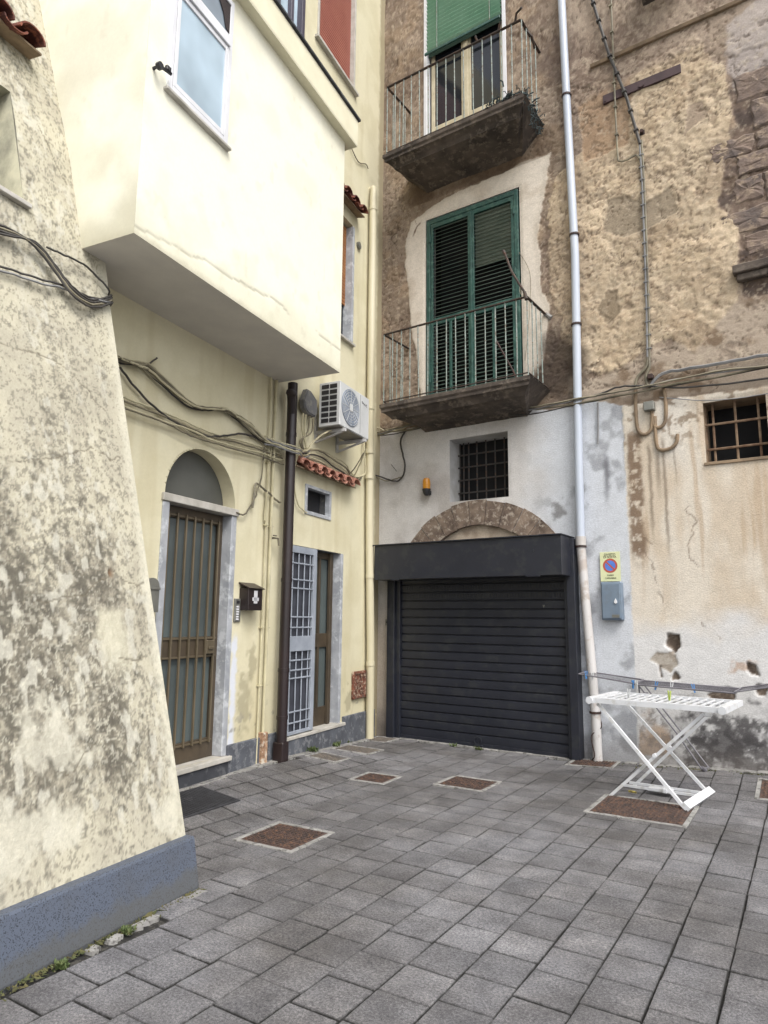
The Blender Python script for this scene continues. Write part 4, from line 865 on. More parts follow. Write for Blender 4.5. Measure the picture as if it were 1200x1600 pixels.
# ------------------------------------------------------------------ leaning wall (battered buttress)
LW = thing('leaning_buttress', 'mottled cream wall leaning back over a speckled blue-grey plinth', 'wall', FL)
K = .316; O0 = 1.45
def lw(X, Z):
    w1 = fbm(X, Z, 2, 4, 63)-.5; w2 = fbm(X, Z, 12, 4, 65)-.5; med = fbm(X, Z, 4, 5, 67); st = fbm(X*3.2, Z*.8, 3.2, 5, 69, .6); fin = fbm(X, Z, 24, 5, 71, .65)
    c = np.zeros(X.shape+(3,))+np.array(lin(206, 200, 178)); c = mixc(c, lin(190, 184, 165), ss(.4, .65, med)*.8)
    S_ = -X
    # amount of black algae: heavy between 0.6 and 2.3 m, thinning toward the corner and upward
    a = ss(.3, .8, Z)*ss(3.0, 1.6, Z)*.80+ss(2.0, 2.8, Z)*ss(4.6, 3.4, Z)*.30+ss(3.6, 4.2, Z)*.30
    a = a*(.55+.45*ss(5.45, 5.9, S_+w1*.5))+.95*(fbm(X*4.0, Z*.45, 1.3, 4, 89)-.5); a = a+ss(.16, 0, np.abs(Z-1.75-w1*.6))*.1
    a = np.where(Z < .55, a*.8+.16, a)
    st2 = fbm(X*5, Z*.9, 5, 4, 83, .6); g = ss(.36, .68, st*.38+st2*.30+fin*.32+(a-.47)*.42); hi2 = ss(3.4, 2.4, Z); c = mixc(c, lin(146, 139, 124), g*(.48+.26*hi2))
    g2 = ss(.50, .72, fbm(X*2.4, Z*.6, 2.6, 5, 73)*.35+fin*.3+fbm(X, Z, 48, 3, 85, .7)*.35+(a-.52)*.40); c = mixc(c, lin(102, 96, 86), g2*(.5+.3*hi2))
    g3 = ss(.55, .66, fin+(a-.5)*.26); c = mixc(c, lin(84, 82, 74), g3*.5); vf = fbm(X, Z*.8, 60, 3, 79, .7); c = mixc(c, lin(116, 112, 100), ss(.5, .62, vf+(a-.5)*.2)*.6); c = mixc(c, lin(226, 222, 204), ss(.6, .7, fbm(X, Z, 48, 3, 81))*.35*ss(.2, .5, a))
    blotch = ss(.60, .68, fbm(X*1.5, Z*.9, 11, 3, 75)); c = mixc(c, lin(218, 215, 200), blotch*.6*ss(.2, .5, a+.1))
    worm = ss(.03, .006, np.abs(fbm(X, Z, 13, 3, 77)-.5))*ss(.5, 1.0, Z)*ss(1.9, 1.4, Z)*ss(5.5, 5.8, S_+w1); c = mixc(c, lin(226, 222, 202), worm*.55)
    clean = ss(.16, .05, np.abs(S_-5.78+w2*.1))*ss(1.68, 1.6, Z+w2*.05)*ss(1.15, 1.45, Z); c = mixc(c, lin(214, 209, 186), clean*.8)
    for x0, z0, rx, rz in ((6.25, .98, .22, .2), (6.6, .55, .5, .16), (5.55, .42, .12, .09)):
        m = ss(1.1, .5, np.hypot((S_-x0)/rx, (Z-z0)/rz)+w2*2); c = mixc(c, lin(216, 212, 194), m*.7)
    edge = ss(.10, .02, S_-5.41+w2*.06); c = mixc(c, lin(224, 220, 200), edge*.6)
    h = w1*.012+(fin-.5)*.005+(st-.5)*.006-g2*.003+worm*.002
    for P in ([(6.30, 1.66), (6.1, 1.72), (5.95, 1.74), (5.85, 1.83), (5.76, 1.86), (5.70, 1.90), (5.66, 1.84), (5.52, 1.80), (5.46, 1.82)], [(6.45, 2.47), (6.2, 2.52), (5.95, 2.62), (5.75, 2.70), (5.62, 2.66), (5.5, 2.7)],
              [(6.4, 3.2), (6.1, 3.26), (5.85, 3.22), (5.7, 3.1), (5.6, 3.0)], [(6.08, 4.36), (5.98, 4.25), (5.85, 4.20), (5.66, 4.10)], [(6.5, .75), (6.3, .80), (6.15, .78), (6.0, .92)], [(5.75, 1.35), (5.6, 1.32), (5.48, 1.36)], [(5.9, 5.2), (5.8, 5.0), (5.7, 4.8)], [(5.55, 3.35), (5.65, 3.42), (5.8, 3.40)]):
        d = line_d(S_+w2*.06, Z+(fbm(X, Z, 14, 3, 87)-.5)*.06, P); m_ = ss(.008, .002, d)*ss(.3, .42, fbm(X, Z, 6, 2, 92)); c = mixc(c, lin(112, 104, 88), m_*.7); h = h-m_*.003  # crack lines darkened for dirt and for shade in the gap
    nk = ss(.035, .01, np.hypot((S_-5.735), (Z-1.875)*.7)+w2*.02); c = mixc(c, lin(120, 96, 74), nk*.9); h = h-nk*.015
    return c, h
ZS = [-1, .27, 3.907, 4.277, 5.076, 5.7, 6.59, 9]; OS = [1.363+.2714*1.27, 1.363, .377, .29, .077, -.139, -.435, -1.25]
def lbase(X, Z, h): return -np.interp(Z, ZS, OS)-h*ss(0, .03, -X-5.41)
NI = (-7.2, -6.10, 4.38, 5.33)
xs = lines(-8.6, -6.6, .03)[:-1]; xs = np.concatenate([xs, lines(-6.6, -5.41, .0085, [NI[1]])]); xs[0] = -8.6; zs = np.concatenate([lines(.05, 4.2, .0095), lines(4.22, 9.0, .016, NI[2:])])
grid_wall('wall', xs, zs, lw, M['lean_wall'], LW, lambda X, Z: (X > NI[0]) & (X < NI[1]) & (Z > NI[2]) & (Z < NI[3]), None, lbase)
lo_ = lambda z: -float(np.interp(z, ZS, OS))
m = MB()
for za, zb in zip([0]+ZS[1:-1], ZS[1:]): m.add([(-5.41, lo_(za), za), (-5.41, lo_(zb), zb), (-5.41, 1.6, zb), (-5.41, 1.6, za)], [(0, 1, 2, 3)]); m.add([(-8.6, lo_(0), 0), (-8.6, lo_(9), 9), (-8.6, 1.6, 9), (-8.6, 1.6, 0)], [(0, 1, 2, 3)]); m.add([(-8.6, lo_(9), 9), (-5.41, lo_(9), 9), (-5.41, 1.6, 9), (-8.6, 1.6, 9)], [(0, 1, 2, 3)])
m.build('side_face', YP, LW)
m = MB()
for q in ([(NI[1], lo_(NI[2]), NI[2]), (NI[1], lo_(NI[3]), NI[3]), (NI[1], .9, NI[3]), (NI[1], .9, NI[2])], [(NI[0], lo_(NI[3]), NI[3]), (NI[1], lo_(NI[3]), NI[3]), (NI[1], .9, NI[3]), (NI[0], .9, NI[3])], [(NI[0], lo_(NI[2]), NI[2]), (NI[1], lo_(NI[2]), NI[2]), (NI[1], .9, NI[2]), (NI[0], .9, NI[2])]): m.add(q, [(0, 1, 2, 3)])
nr = m.build('niche_reveal', surf('cream_niche', lin(216, 212, 186), lin(150, 148, 132), 4, .9), LW)
m = MB(); m.box(NI[0], NI[1], .9, .92, NI[2], NI[3]); m.build('pane', M['grey_glass'], nr)
m = MB(); m.box(NI[0], NI[1]+.03, lo_(NI[2])-.05, .3, NI[2]-.035, NI[2]-.002, .004); m.build('window_sill', M['marble_w'], nr)
m = MB()
for a, b in ((-8.6, -6.9), (-6.897, -5.405)):
    m = MB(); m.extr([(-1.47, -.05), (-1.475, .01), (lo_(.285)-.066, .272), (lo_(.285)-.058, .285), (lo_(.285)+.05, .285), (-1.3, -.05)], a, b); m.build('plinth_slab', M['granite'], LW)
m = MB(); m.box(-5.66, -5.40, -1.49, -1.30, -.04, .01); 
h3 = hood(-6.9, -5.86, 0, .24, 'tile_hood', M['tile_d'], LW, pitch=.22, back=.1, R=.11); h3.location = (0, .22, 5.86)

# ------------------------------------------------------------------ pipes
t = thing('drainpipe', 'tall bluish white drainpipe running down the ochre wall right of the garage', 'drainpipe', FB, (3.05, 0, 0), group='drainpipes on the two houses')
def q(u, z, o=.085): return (u-3.05, -o, z)
m = MB(); m.tube([q(3.0, 12.2), q(3.01, 10.1), q(3.03, 8.6), q(3.07, 6.3), q(3.045, 4.8), q(3.02, 3.4), q(3.015, 2.56)], .052, 14); m.build('upper_pipe', M['pvc'], t, smooth=True)
m = MB(); m.tube([q(3.015, 2.62), q(3.015, 2.50)], .062, 14); m.tube([q(3.015, 2.50), q(3.04, 2.0), q(3.085, 1.2), q(3.12, .5), q(3.125, -.02)], .054, 14); m.build('lower_pipe', M['pvc_low'], t, smooth=True)
for u, z in ((3.03, 8.62), (3.07, 6.57), (3.055, 5.34), (3.015, 2.50), (3.115, .56)):
    m = MB(); m.tube([q(u, z-.012), q(u, z+.012)], .066, 12); m.box(u-3.05-.01, u-3.05+.01, -.02, .01, z-.01, z+.01); m.build('clamp', M['clamp'], t)
m = MB(); m.tube(spline([(.10, -.05, .52), (.13, -.09, .40), (.03, -.15, .3), (.06, -.15, .1), (.02, -.12, .03)]), .006, 5); m.build('tie_wire', M['clamp'], t)
t = thing('drainpipe', 'cream painted drainpipe in the corner between the yellow and the old house', 'drainpipe', FL, (-.34, 0, 0), group='drainpipes on the two houses')
m = MB(); m.tube([(.02, .02, 8.10), (-.0, -.06, 8.12), (-.05, -.085, 8.05), (-.06, -.085, 7.9), (-.06, -.085, 5), (-.04, -.085, 3), (.05, -.085, 1.2), (.06, -.085, -.02)], .055, 12); m.build('pipe', M['cream_pipe'], t, smooth=True)
for z in (7.75, 4.62, 3.97, 3.6, 2.2, 1.0):
    m = MB(); x = -.06 if z > 3.5 else .0 if z > 2 else .05; m.tube([(x, -.085, z-.03), (x, -.085, z+.03)], .062, 12); m.build('collar', M['cream_pipe'], t, smooth=True)
t = thing('drainpipe', 'dark brown drainpipe coming out from under the bay between the two doors', 'drainpipe', FL, (-2.51, 0, 0), group='drainpipes on the two houses')
m = MB(); m.tube([(.0, -.13, 4.29), (0, -.13, 2.0), (0, -.13, .28)], .058, 14); m.build('pipe', M['brown_pipe'], t, smooth=True)
m = MB(); m.tube([(-.13, -.20, 4.13), (-.10, -.18, 4.10), (-.04, -.15, 4.0), (0, -.13, 3.9)], .05, 12); m.tube([(-.135, -.205, 4.135), (-.12, -.19, 4.12)], .062, 12); m.build('side_inlet', M['brown_pipe'], t, smooth=True)
for z in (3.68, 2.02, 1.05, .55): m = MB(); m.tube([(0, -.13, z-.02), (0, -.13, z+.02)], .064, 12); m.build('collar', M['brown_pipe'], t, smooth=True)
m = MB(); m.box(-.062, .062, -.19, -.06, .02, .30, .01); m.build('foot', M['brown_pipe'], t)
# thin service pipes left of it
SP = [('thin cream service pipe rising beside the mailbox', -2.80, [(0, -.03, 4.28), (.0, -.03, 2.0), (-.01, -.03, .5), (-.02, -.03, .10)], .011), ('second thin cream pipe, just left of the brown drainpipe', -2.70, [(.0, -.035, 4.28), (-.01, -.035, 2.4), (-.02, -.035, .34)], .018)]
for lb, x, P, r in SP:
    t = thing('service_pipe', lb, 'pipe', FL, (x, 0, 0)); m = MB(); m.tube(P, r, 8); m.build('pipe', M['cable_cream'], t, smooth=True)
    for z in (.9, 1.5, 2.6, 3.3): m = MB(); m.box(-.022, .022, -.05, 0, z-.006, z+.006); m.build('clip', M['cable_cream'], t)
m = MB(); m.box(-.05, .05, -.07, 0, .0, .36, .008); single(m, 'pipe_casing', surf('flaking_pipe_casing', lin(196, 160, 130), lin(120, 88, 66), 14, .9, 50, .003, c3=lin(214, 204, 186), s3=12), 'short rust-stained casing where the thin pipes enter the ground', 'pipe casing', FL, (-2.72, 0, .06))
t = thing('water_tap', 'small brass tap on the thin pipe left of the brown drainpipe', 'tap', FL, (-2.70, -.03, 2.47)); m = MB(); m.tube([(0, 0, 0), (.0, -.05, 0), (.06, -.06, 0), (.075, -.06, -.08)], .012, 6); m.build('spout', M['cable'], t); m = MB(); m.box(-.03, .03, -.065, -.045, .02, .032, .002); m.build('handle', M['cable'], t)

# ------------------------------------------------------------------ air conditioner
AC = thing('air_conditioner', 'white outdoor air conditioner unit on brackets high beside the brown drainpipe', 'air conditioner', FL, (-1.5, 0, 3.93))
m = MB(); m.box(-.40, .39, -.42, -.12, 0, .56, .008); BD = m.build('casing', M['ac'], AC)
m = MB(); m.tube([(-.13, -.419, .285), (-.13, -.428, .285)], .235, 40); FD = m.build('fan_grille', M['ac_fan'], BD)
m = MB()
for r in (.05, .085, .12, .155, .19, .222): m.tube([(-.13+r*math.cos(a*math.pi/16), -.430, .285+r*math.sin(a*math.pi/16)) for a in range(33)], .0028, 4)
for a in range(12): m.tube([(-.13+.03*math.cos(a*math.pi/6), -.431, .285+.03*math.sin(a*math.pi/6)), (-.13+.23*math.cos(a*math.pi/6), -.431, .285+.23*math.sin(a*math.pi/6))], .0028, 4)
m.build('guard', M['ac'], FD)
m = MB(); m.box(-.165, -.095, -.438, -.43, .24, .33, .003); m.build('badge', M['ac'], FD)
m = MB(); m.box(.135, .14, -.4215, -.418, .02, .54); m.build('panel_joint', M['box_grey'], BD)
m = MB(); m.tube(spline([(.18, -.4225, .47), (.20, -.4225, .44), (.22, -.4225, .46), (.24, -.4225, .43), (.26, -.4225, .455), (.28, -.4225, .43), (.31, -.4225, .46), (.32, -.4225, .42)], 4), .004, 4); m.build('script_logo', M['box_grey'], BD)
m = MB()
for j in range(7):
    for i in range(2): m.box(-.405, -.399, -.375+i*.115, -.275+i*.115, .045+j*.072, .045+j*.072+.052)
m.build('side_vent', M['black'], BD)
m = MB(); m.box(-.39, .38, -.41, -.13, -.012, 0); m.build('underside', M['metal_grey'], BD)
for x in (-.28, .27):
    m = MB(); m.box(x-.02, x+.02, -.44, -.0, -.055, -.013, .003); m.box(x-.02, x+.02, -.03, .0, -.16, .30, .003); m.beam((x, -.02, -.15), (x, -.40, -.05), .03, .02); m.build('bracket', M['reveal'], AC)
# grey junction box with cables
t = thing('junction_box', 'rounded grey plastic box with cables hanging out, left of the air conditioner', 'junction box', FL, (-2.08, 0, 4.20))
m = MB(); P = [(x*.84, z*.8) for x, z in [(-.19, -.02), (-.16, -.14), (-.06, -.20), (.14, -.20), (.19, -.10), (.17, .08), (.0, .17), (-.10, .17)]]; m.prism(P, -.11, -.05); m.prism([(x*.9, z*.9) for x, z in P], -.12, -.11); m.box(-.04, .04, -.05, 0, -.06, .04); m.build('housing', M['box_grey'], t)
for x, e in ((-.14, (.05, -.62)), (-.08, (.06, -.60)), (0, (-.02, -.62)), (.08, (-.06, -.60))):
    m = MB(); m.tube(spline([(x, -.10, -.18), (x+.02, -.07, -.35), (e[0]-.05, -.05, -.5), (e[0], -.05, e[1])]), .011, 5); m.build('cable', M['cable_cream'] if x < 0 else M['cable'], t)

# ------------------------------------------------------------------ cables
def cable(label, runs, F, name='cable', group='cables strung along the walls'):
    t = thing(name, label, 'cables', F, (0, 0, 0), group=group)
    for P, r, mt in runs: m = MB(); m.tube(spline(P, 5, r*.4), r, 5); m.build('strand', M[mt], t, smooth=True)
    return t
def LP(s, z, o=.04): return (-s, -o, z)
R_ = []
up = [(5.1, 3.70), (4.97, 3.70), (4.78, 3.73), (4.653, 3.73), (4.35, 3.63), (4.08, 3.57), (3.85, 3.61), (3.61, 3.66), (3.40, 3.64), (3.177, 3.60), (2.95, 3.52), (2.75, 3.52), (2.563, 3.51)]
for i in range(8):
    r = random.Random(i); sag = r.uniform(-.05, .05); R_.append(([LP(s+r.uniform(-.02, .02), z+sag*math.sin((s-2.5)*2.4)**2+r.uniform(-.015, .015), .03+.012*(i % 4)+.02*(i % 2)) for s, z in up], .0075+r.random()*.003, ('cable', 'cable', 'cable_cream', 'cable', 'cable_dark')[i % 5]))
R_.append(([LP(4.97, 3.64), LP(4.78, 3.52), LP(4.5, 3.40), LP(4.2, 3.34), LP(3.9, 3.33), LP(3.6, 3.40), LP(3.3, 3.50), LP(3.0, 3.52)], .011, 'cable_dark'))
R_.append(([LP(4.67, 3.77), LP(4.6, 3.83), LP(4.56, 3.87)], .008, 'cable_dark'))
cable('upper tangle of cables sagging across the yellow wall above the arched door', R_, FL)
R_ = []
for i in range(4):
    r = random.Random(i+20); R_.append(([LP(s, z-.035*i+r.uniform(-.012, .012), .03+.01*i) for s, z in ((5.1, 3.42), (4.889, 3.40), (4.402, 3.40), (4.1, 3.39), (3.784, 3.39), (3.4, 3.41), (3.0, 3.43), (2.7, 3.44), (2.54, 3.44))], .010, 'cable' if i % 2 else 'cable_cream'))
cable('lower straight run of four cables above the arched door', R_, FL)
R_ = []
for i in range(4):
    r = random.Random(i+30); R_.append(([LP(2.95, 3.56-.03*i, .08), LP(2.75, 3.54-.02*i, .12), LP(2.57, 3.52-.025*i, .21), LP(2.42, 3.53-.02*i, .20), LP(2.2, 3.55-.03*i+.02, .10), LP(2.0, 3.64-.03*i, .07)], .0085, 'cable_grey' if i % 2 else 'cable_cream'))
R_.append(([LP(2.30, 3.52, .10), LP(2.10, 3.60, .1), LP(1.98, 3.72, .1), LP(1.90, 3.84, .2), LP(1.80, 3.90, .25)], .012, 'cable_cream'))
R_.append(([LP(2.34, 3.5, .1), LP(2.30, 3.2, .05), LP(2.2, 2.95, .04), LP(2.05, 2.88, .03), LP(1.96, 2.86, .03)], .009, 'cable_cream'))
R_.append(([LP(2.30, 3.5, .1), LP(2.38, 3.2, .05), LP(2.38, 2.9, .05)], .009, 'cable_cream'))
cable('knot of pale cables crossing in front of the brown drainpipe', R_, FL)
R_ = []
for i in range(6):
    r = random.Random(i+50); dz = -.035*i; R_.append(([LP(2.1, 3.63+dz*.7), LP(1.75, 3.68+dz+.02*(i % 2), .07), LP(1.45, 3.66+dz*1.2, .09), LP(1.15, 3.63+dz*1.3, .10), LP(.95, 3.56+dz*.9, .07), LP(.72, 3.54+dz*.5, .05), LP(.58, 3.60+dz*.3, .05)], .0085+.002*(i % 2), ('cable_cream', 'cable', 'cable_cream', 'cable_dark', 'cable_cream', 'cable')[i]))
R_.append(([LP(.80, 3.52, .06), LP(.62, 3.58, .1), LP(.55, 3.68, .1), LP(.54, 4.0, .06), LP(.50, 4.25, .05), LP(.45, 4.30, .02)], .011, 'cable_cream'))
R_.append(([LP(.95, 3.86, .3), LP(.90, 3.7, .2), LP(.86, 3.52, .08)], .010, 'cable_cream')); R_.append(([LP(1.0, 3.80, .3), LP(.98, 3.6, .15), LP(.97, 3.54, .08)], .008, 'cable'))
cable('fan of cables sagging under the air conditioner over the tiled hood', R_, FL)
cable('thin wire dropping from the cables to the arched door lintel', [([LP(2.90, 3.45), LP(2.93, 3.1), LP(3.0, 2.95), LP(3.02, 2.88), LP(3.12, 2.75), LP(3.2, 2.66), LP(3.33, 2.66)], .009, 'cable'), ([LP(3.06, 2.75), LP(3.04, 2.98), LP(3.0, 3.02), LP(2.85, 2.98), LP(2.6, 2.90), LP(2.55, 2.89)], .012, 'cable'), ([LP(2.76, 3.5), LP(2.80, 3.2), LP(2.82, 2.9), LP(2.84, 2.65)], .012, 'cable_cream')], FL)
cable('thin wire running from the cornice to the corner pipe', [([LP(1.45, 8.62, .03), LP(1.124, 8.42, .03), LP(.8, 8.30, .02), LP(.55, 8.42, .02), LP(.46, 8.40, .02)], .008, 'cable')], FL)
def BP(s, z, d=0): return (-s, lo_(z)-.03-d, z)
R_ = []
for i in range(4): R_.append(([BP(6.8, 3.86+.02*i), BP(6.303, 4.0+.02*i, .02), BP(6.09, 4.07-.015*i, .03), BP(5.95, 3.98-.02*i, .03), BP(5.83, 3.87-.025*i, .04), BP(5.68, 3.84-.02*i, .03), BP(5.52, 3.92-.02*i), BP(5.415, 4.00-.02*i), (-5.38, -.2, 3.98-.02*i)], .009, ('cable_dark', 'cable_dark', 'cable', 'cable_dark')[i]))
R_.append(([BP(6.0, 4.08, .03), BP(5.85, 4.10, .03), BP(5.68, 4.12, .02), BP(5.55, 4.10), BP(5.43, 4.02), (-5.38, -.2, 4.0)], .008, 'cable_dark'))
for i in range(2): R_.append(([BP(6.8, 3.62+.03*i), BP(6.324, 3.73+.03*i), BP(6.05, 3.78+.03*i, .01), BP(5.88, 3.83+.02*i, .01), BP(5.65, 3.86+.02*i), BP(5.42, 3.93), (-5.38, -.2, 3.93)], .008, 'cable_dark' if i else 'cable_grey'))
cable('cables drooping over the top of the leaning wall at the left edge', R_, FL)
# along the back wall
R_ = []
band = [(-.02, 4.34), (.25, 4.35), (.6, 4.36), (1.17, 4.41), (1.8, 4.36), (2.4, 4.31), (3.0, 4.30), (3.4, 4.33), (3.78, 4.34), (4.2, 4.36), (4.7, 4.37), (5.2, 4.38), (5.8, 4.40), (6.3, 4.4)]
for i in range(4):
    r = random.Random(i+70); R_.append(([(u, -.05-.012*i-(.05 if 2.9 < u < 3.2 else 0)-.02, z+.022*i-.03+(r.uniform(-.02, .02))-(.06*i*max(0, u-4.0)*.2)) for u, z in band], .011 if i % 2 else .009, ('cable_dark', 'cable', 'cable_grey', 'cable')[i]))
R_.append(([(3.9, -.05, 4.38), (4.05, -.05, 4.50), (4.35, -.05, 4.50), (4.8, -.05, 4.50), (5.4, -.05, 4.5)], .020, 'cable_grey'))
R_.append(([(2.95, -.16, 4.31), (3.3, -.05, 4.38), (3.55, -.05, 4.43), (3.9, -.06, 4.37), (4.4, -.05, 4.27), (5.3, -.05, 4.22)], .012, 'cable_dark'))
R_.append(([(4.0, -.04, 4.22), (4.45, -.05, 4.10), (4.8, -.06, 4.06), (5.3, -.06, 4.06)], .006, 'cable_grey'))
cable('long bundle of cables crossing the old wall just above the white paint', R_, FB)
cable('looped cable hanging in the corner below the lower balcony', [([(.45, -.04, 4.33), (.38, -.05, 4.2), (.42, -.05, 4.0), (.46, -.05, 3.82), (.42, -.05, 3.66), (.30, -.05, 3.60), (.12, -.08, 3.66), (-.02, -.15, 3.72), (-.0, -.2, 3.70)], .013, 'cable_dark'), ([(.42, -.04, 3.66), (.30, -.05, 3.64), (.15, -.06, 3.62), (0, -.12, 3.68)], .009, 'cable'), ([(.0, -.1, 4.45), (.15, -.06, 4.38), (.35, -.05, 4.37), (.55, -.04, 4.42)], .010, 'cable_cream'), ([(.22, -.05, 3.86), (.33, -.07, 3.74)], .005, 'cable_dark')], FB)
# conduits on the upper ochre wall
t = thing('wall_conduit', 'pair of grey conduits coming down the ochre wall into looped pipes', 'conduit', FB, (3.9, 0, 4.4))
def cq(u, z, o=.035): return (u-3.9, -o, z-4.4)
for dx, mt in ((-.012, 'cable_grey'), (.014, 'cable')):
    m = MB(); m.tube([cq(3.935+dx, 7.6), cq(3.94+dx, 7.0), cq(3.93+dx, 6.2), cq(3.915+dx, 5.4), cq(3.895+dx, 4.72)], .013, 6); m.build('conduit', M[mt], t, smooth=True)
for i in range(16):
    z = 4.85+i*.17; m = MB(); m.box(.0, .06, -.052, -.01, z-4.4-.006, z-4.4+.006); m.build('clip', M['cable_grey'], t, (3.935-3.9-.03+(z-7.4)*.012, 0, 0))
for P in ([(3.89, 4.74), (3.86, 4.62), (3.76, 4.52), (3.72, 4.40)], [(3.90, 4.74), (3.90, 4.62), (3.86, 4.52), (3.86, 4.42), (3.90, 4.36)]):
    m = MB(); m.tube(spline([cq(*p) for p in P]), .018, 7); m.build('conduit', M['cable'], t, smooth=True)
for P in ([(3.73, 4.38), (3.72, 4.15), (3.73, 3.88), (3.80, 3.80), (3.88, 3.85), (3.90, 4.0)], [(4.05, 4.36), (4.06, 4.1), (4.04, 3.92), (3.97, 3.86), (3.91, 3.92), (3.90, 4.15)], [(3.93, 4.0), (3.93, 3.72), (3.96, 3.60), (4.07, 3.59), (4.15, 3.65), (4.17, 3.75)]):
    m = MB(); m.tube(spline([cq(*p, .03) for p in P], 6), .021, 8); m.build('looped_pipe', M['reveal_brown'], t, smooth=True)
m = MB(); m.box(-.08, .04, -.10, 0, -.33, -.22, .008); m.build('terminal_box', M['metal_grey'], t); m = MB(); m.box(-.02, .04, -.08, 0, .06, .12, .006); m.build('clamp', M['clamp'], t)
m = MB(); m.tube([(.0, -.03, 0), (-.005, -.03, -.3), (-.02, -.03, -.52)], .012, 6); single(m, 'short_pipe', M['cable_grey'], 'short vertical grey pipe on the white paint right of the drainpipe', 'pipe', FB, (3.27, 0, 4.28))
t = thing('overhead_cable', 'thick clipped cable running diagonally up the ochre wall', 'cable', FB, (3.9, 0, 7.5))
m = MB(); m.tube([(.03, -.05, .05), (-.10, -.05, .75), (-.30, -.05, 1.5), (-.50, -.05, 2.5), (-.66, -.05, 3.6)], .020, 6); m.build('strand', M['cable_dark'], t, smooth=True)
for i in range(9):
    z = .25+.3*i; m = MB(); m.box(-.03, .03, -.08, -.02, -.012, .012, .003); m.build('clip', M['cable_dark'], t, (float(np.interp(z, [.05, .75, 1.5, 2.5, 3.6], [.03, -.10, -.30, -.50, -.66])), 0, z), (0, -.2, 0))
t = thing('wall_conduit', 'thin jointed conduit left of the diagonal cable, ending in an elbow', 'conduit', FB, (3.65, 0, 7.4))
m = MB(); m.tube(spline([(.02, -.04, 4.0), (.01, -.04, 2.4), (.0, -.04, 1.0), (.0, -.04, .15), (.02, -.04, .02), (.12, -.04, .0), (.22, -.04, .02), (.27, -.04, -.05)], 4), .013, 6); m.build('conduit', M['cable'], t, smooth=True)
for z in (.4, .8, 1.15, 1.5, 1.9, 2.3): m = MB(); m.box(-.022, .022, -.062, -.01, z-.01, z+.01); m.build('clip', M['cable'], t)
m = MB(); m.tube([(0, 0, 0), (0, -.06, 0)], .022, 8); m.box(-.03, .03, -.01, .0, -.03, .03); single(m, 'wall_hook', M['clamp'], 'small dark insulator hook beside the diagonal cable', 'hook', FB, (3.955, 0, 7.72))

# ------------------------------------------------------------------ things on the walls
t = thing('mailbox', 'dark brown mailbox with a torn white label right of the arched door', 'mailbox', FL, (-3.06, 0, 1.68))
m = MB(); m.box(-.12, .12, -.12, .0, 0, .225, .004); bx_ = m.build('box', M['brown_dark'], t); m = MB(); m.extr([(.0, .285), (0, .27), (-.135, .215), (-.14, .225)], -.135, .135); m.build('lid', M['brown_dark'], t)
m = MB(); m.box(-.03, .03, -.1225, -.1205, .07, .20); m.box(-.055, .055, -.1225, -.1208, .095, .13); m.build('label', M['paper'], bx_); m = MB(); m.box(-.10, .10, -.124, -.12, .055, .06); m.build('door_line', M['black'], bx_)
t = thing('intercom', 'slim metal intercom panel beside the mailbox', 'intercom', FL, (-3.215, 0, 1.56))
m = MB(); m.box(-.05, .05, -.02, 0, 0, .235, .004); m.build('plate', M['metal_grey'], t); m = MB(); m.box(-.025, .025, -.022, -.0195, .185, .215); m.build('speaker', M['black'], t)
for i in range(6): m = MB(); m.box(-.028, .012, -.026, -.019, .02+i*.025, .036+i*.025, .001); m.build('button', M['white_paint'], t)
t = thing('postbox', 'grey metal box with a rounded top, half hidden by the leaning wall', 'letter box', FL, (-4.50, 0, 1.64)); m = MB(); m.prism([(-.08, 0), (.08, 0), (.08, .22)]+[(.08*math.cos(a*.3927), .22+.07*math.sin(a*.3927)) for a in range(1, 8)]+[(-.08, .22)], -.10, 0); m.build('box', M['metal_grey'], t); m = MB(); m.box(-.085, .085, -.11, -.1, .19, .21, .002); m.build('flap', M['metal_grey'], t)
t = thing('parking_sign', 'yellowed no parking sign reading DIVIETO DI SOSTA above the grey meter cabinet', 'sign', FB, (3.34, -.03, 2.25))
m = MB(); m.box(-.118, .118, -.003, .003, -.175, .175, .001); pl = m.build('plate', M['sign'], t)
m = MB()
for k in range(32):
    a0, a1 = k*math.pi/16, (k+1)*math.pi/16; P = [(r*math.cos(a), -.0045, .01+r*math.sin(a)) for r, a in ((.062, a0), (.085, a0), (.085, a1), (.062, a1))]; m.add(P, [(0, 1, 2, 3)])
m.beam((-.045, -.0048, .055), (.045, -.0048, -.035), .018, .0005, up=(0, 1, 0)); m.build('red_ring', M['sign_red'], t)
m = MB(); m.tube([(0, -.0035, .01), (0, -.0041, .01)], .063, 32); m.build('blue_disc', M['sign_blue'], t)
for tx, sz, z in (('DIVIETO', .036, .142), ('DI SOSTA', .036, .112), ('PASSO', .026, -.104), ('CARRABILE', .026, -.138)): text_mesh('lettering', tx, sz, M['ink'], t, (0, -.004, z), bold=.0006)
t = thing('meter_cabinet', 'blue-grey enamelled meter cabinet under the no parking sign', 'meter cabinet', FB, (3.36, 0, 1.62))
m = MB(); m.box(-.125, .115, -.10, 0, 0, .445, .01); cb = m.build('cabinet', M['cabinet'], t); m = MB(); m.box(-.11, .10, -.112, -.10, .02, .425, .006); dd = m.build('door', M['cabinet'], cb)
m = MB(); m.prism([(.035, .20), (.05, .19), (.065, .20), (.065, .22), (.05, .25), (.035, .22)], -.125, -.112); m.build('handle', M['white_paint'], t); m = MB(); m.box(-.0, .085, -.1135, -.111, .03, .065, .001); m.build('name_plate', M['metal_grey'], t)
t = thing('warning_beacon', 'amber warning beacon on a dark base above the roller shutter', 'beacon', FB, (.845, 0, 3.42))
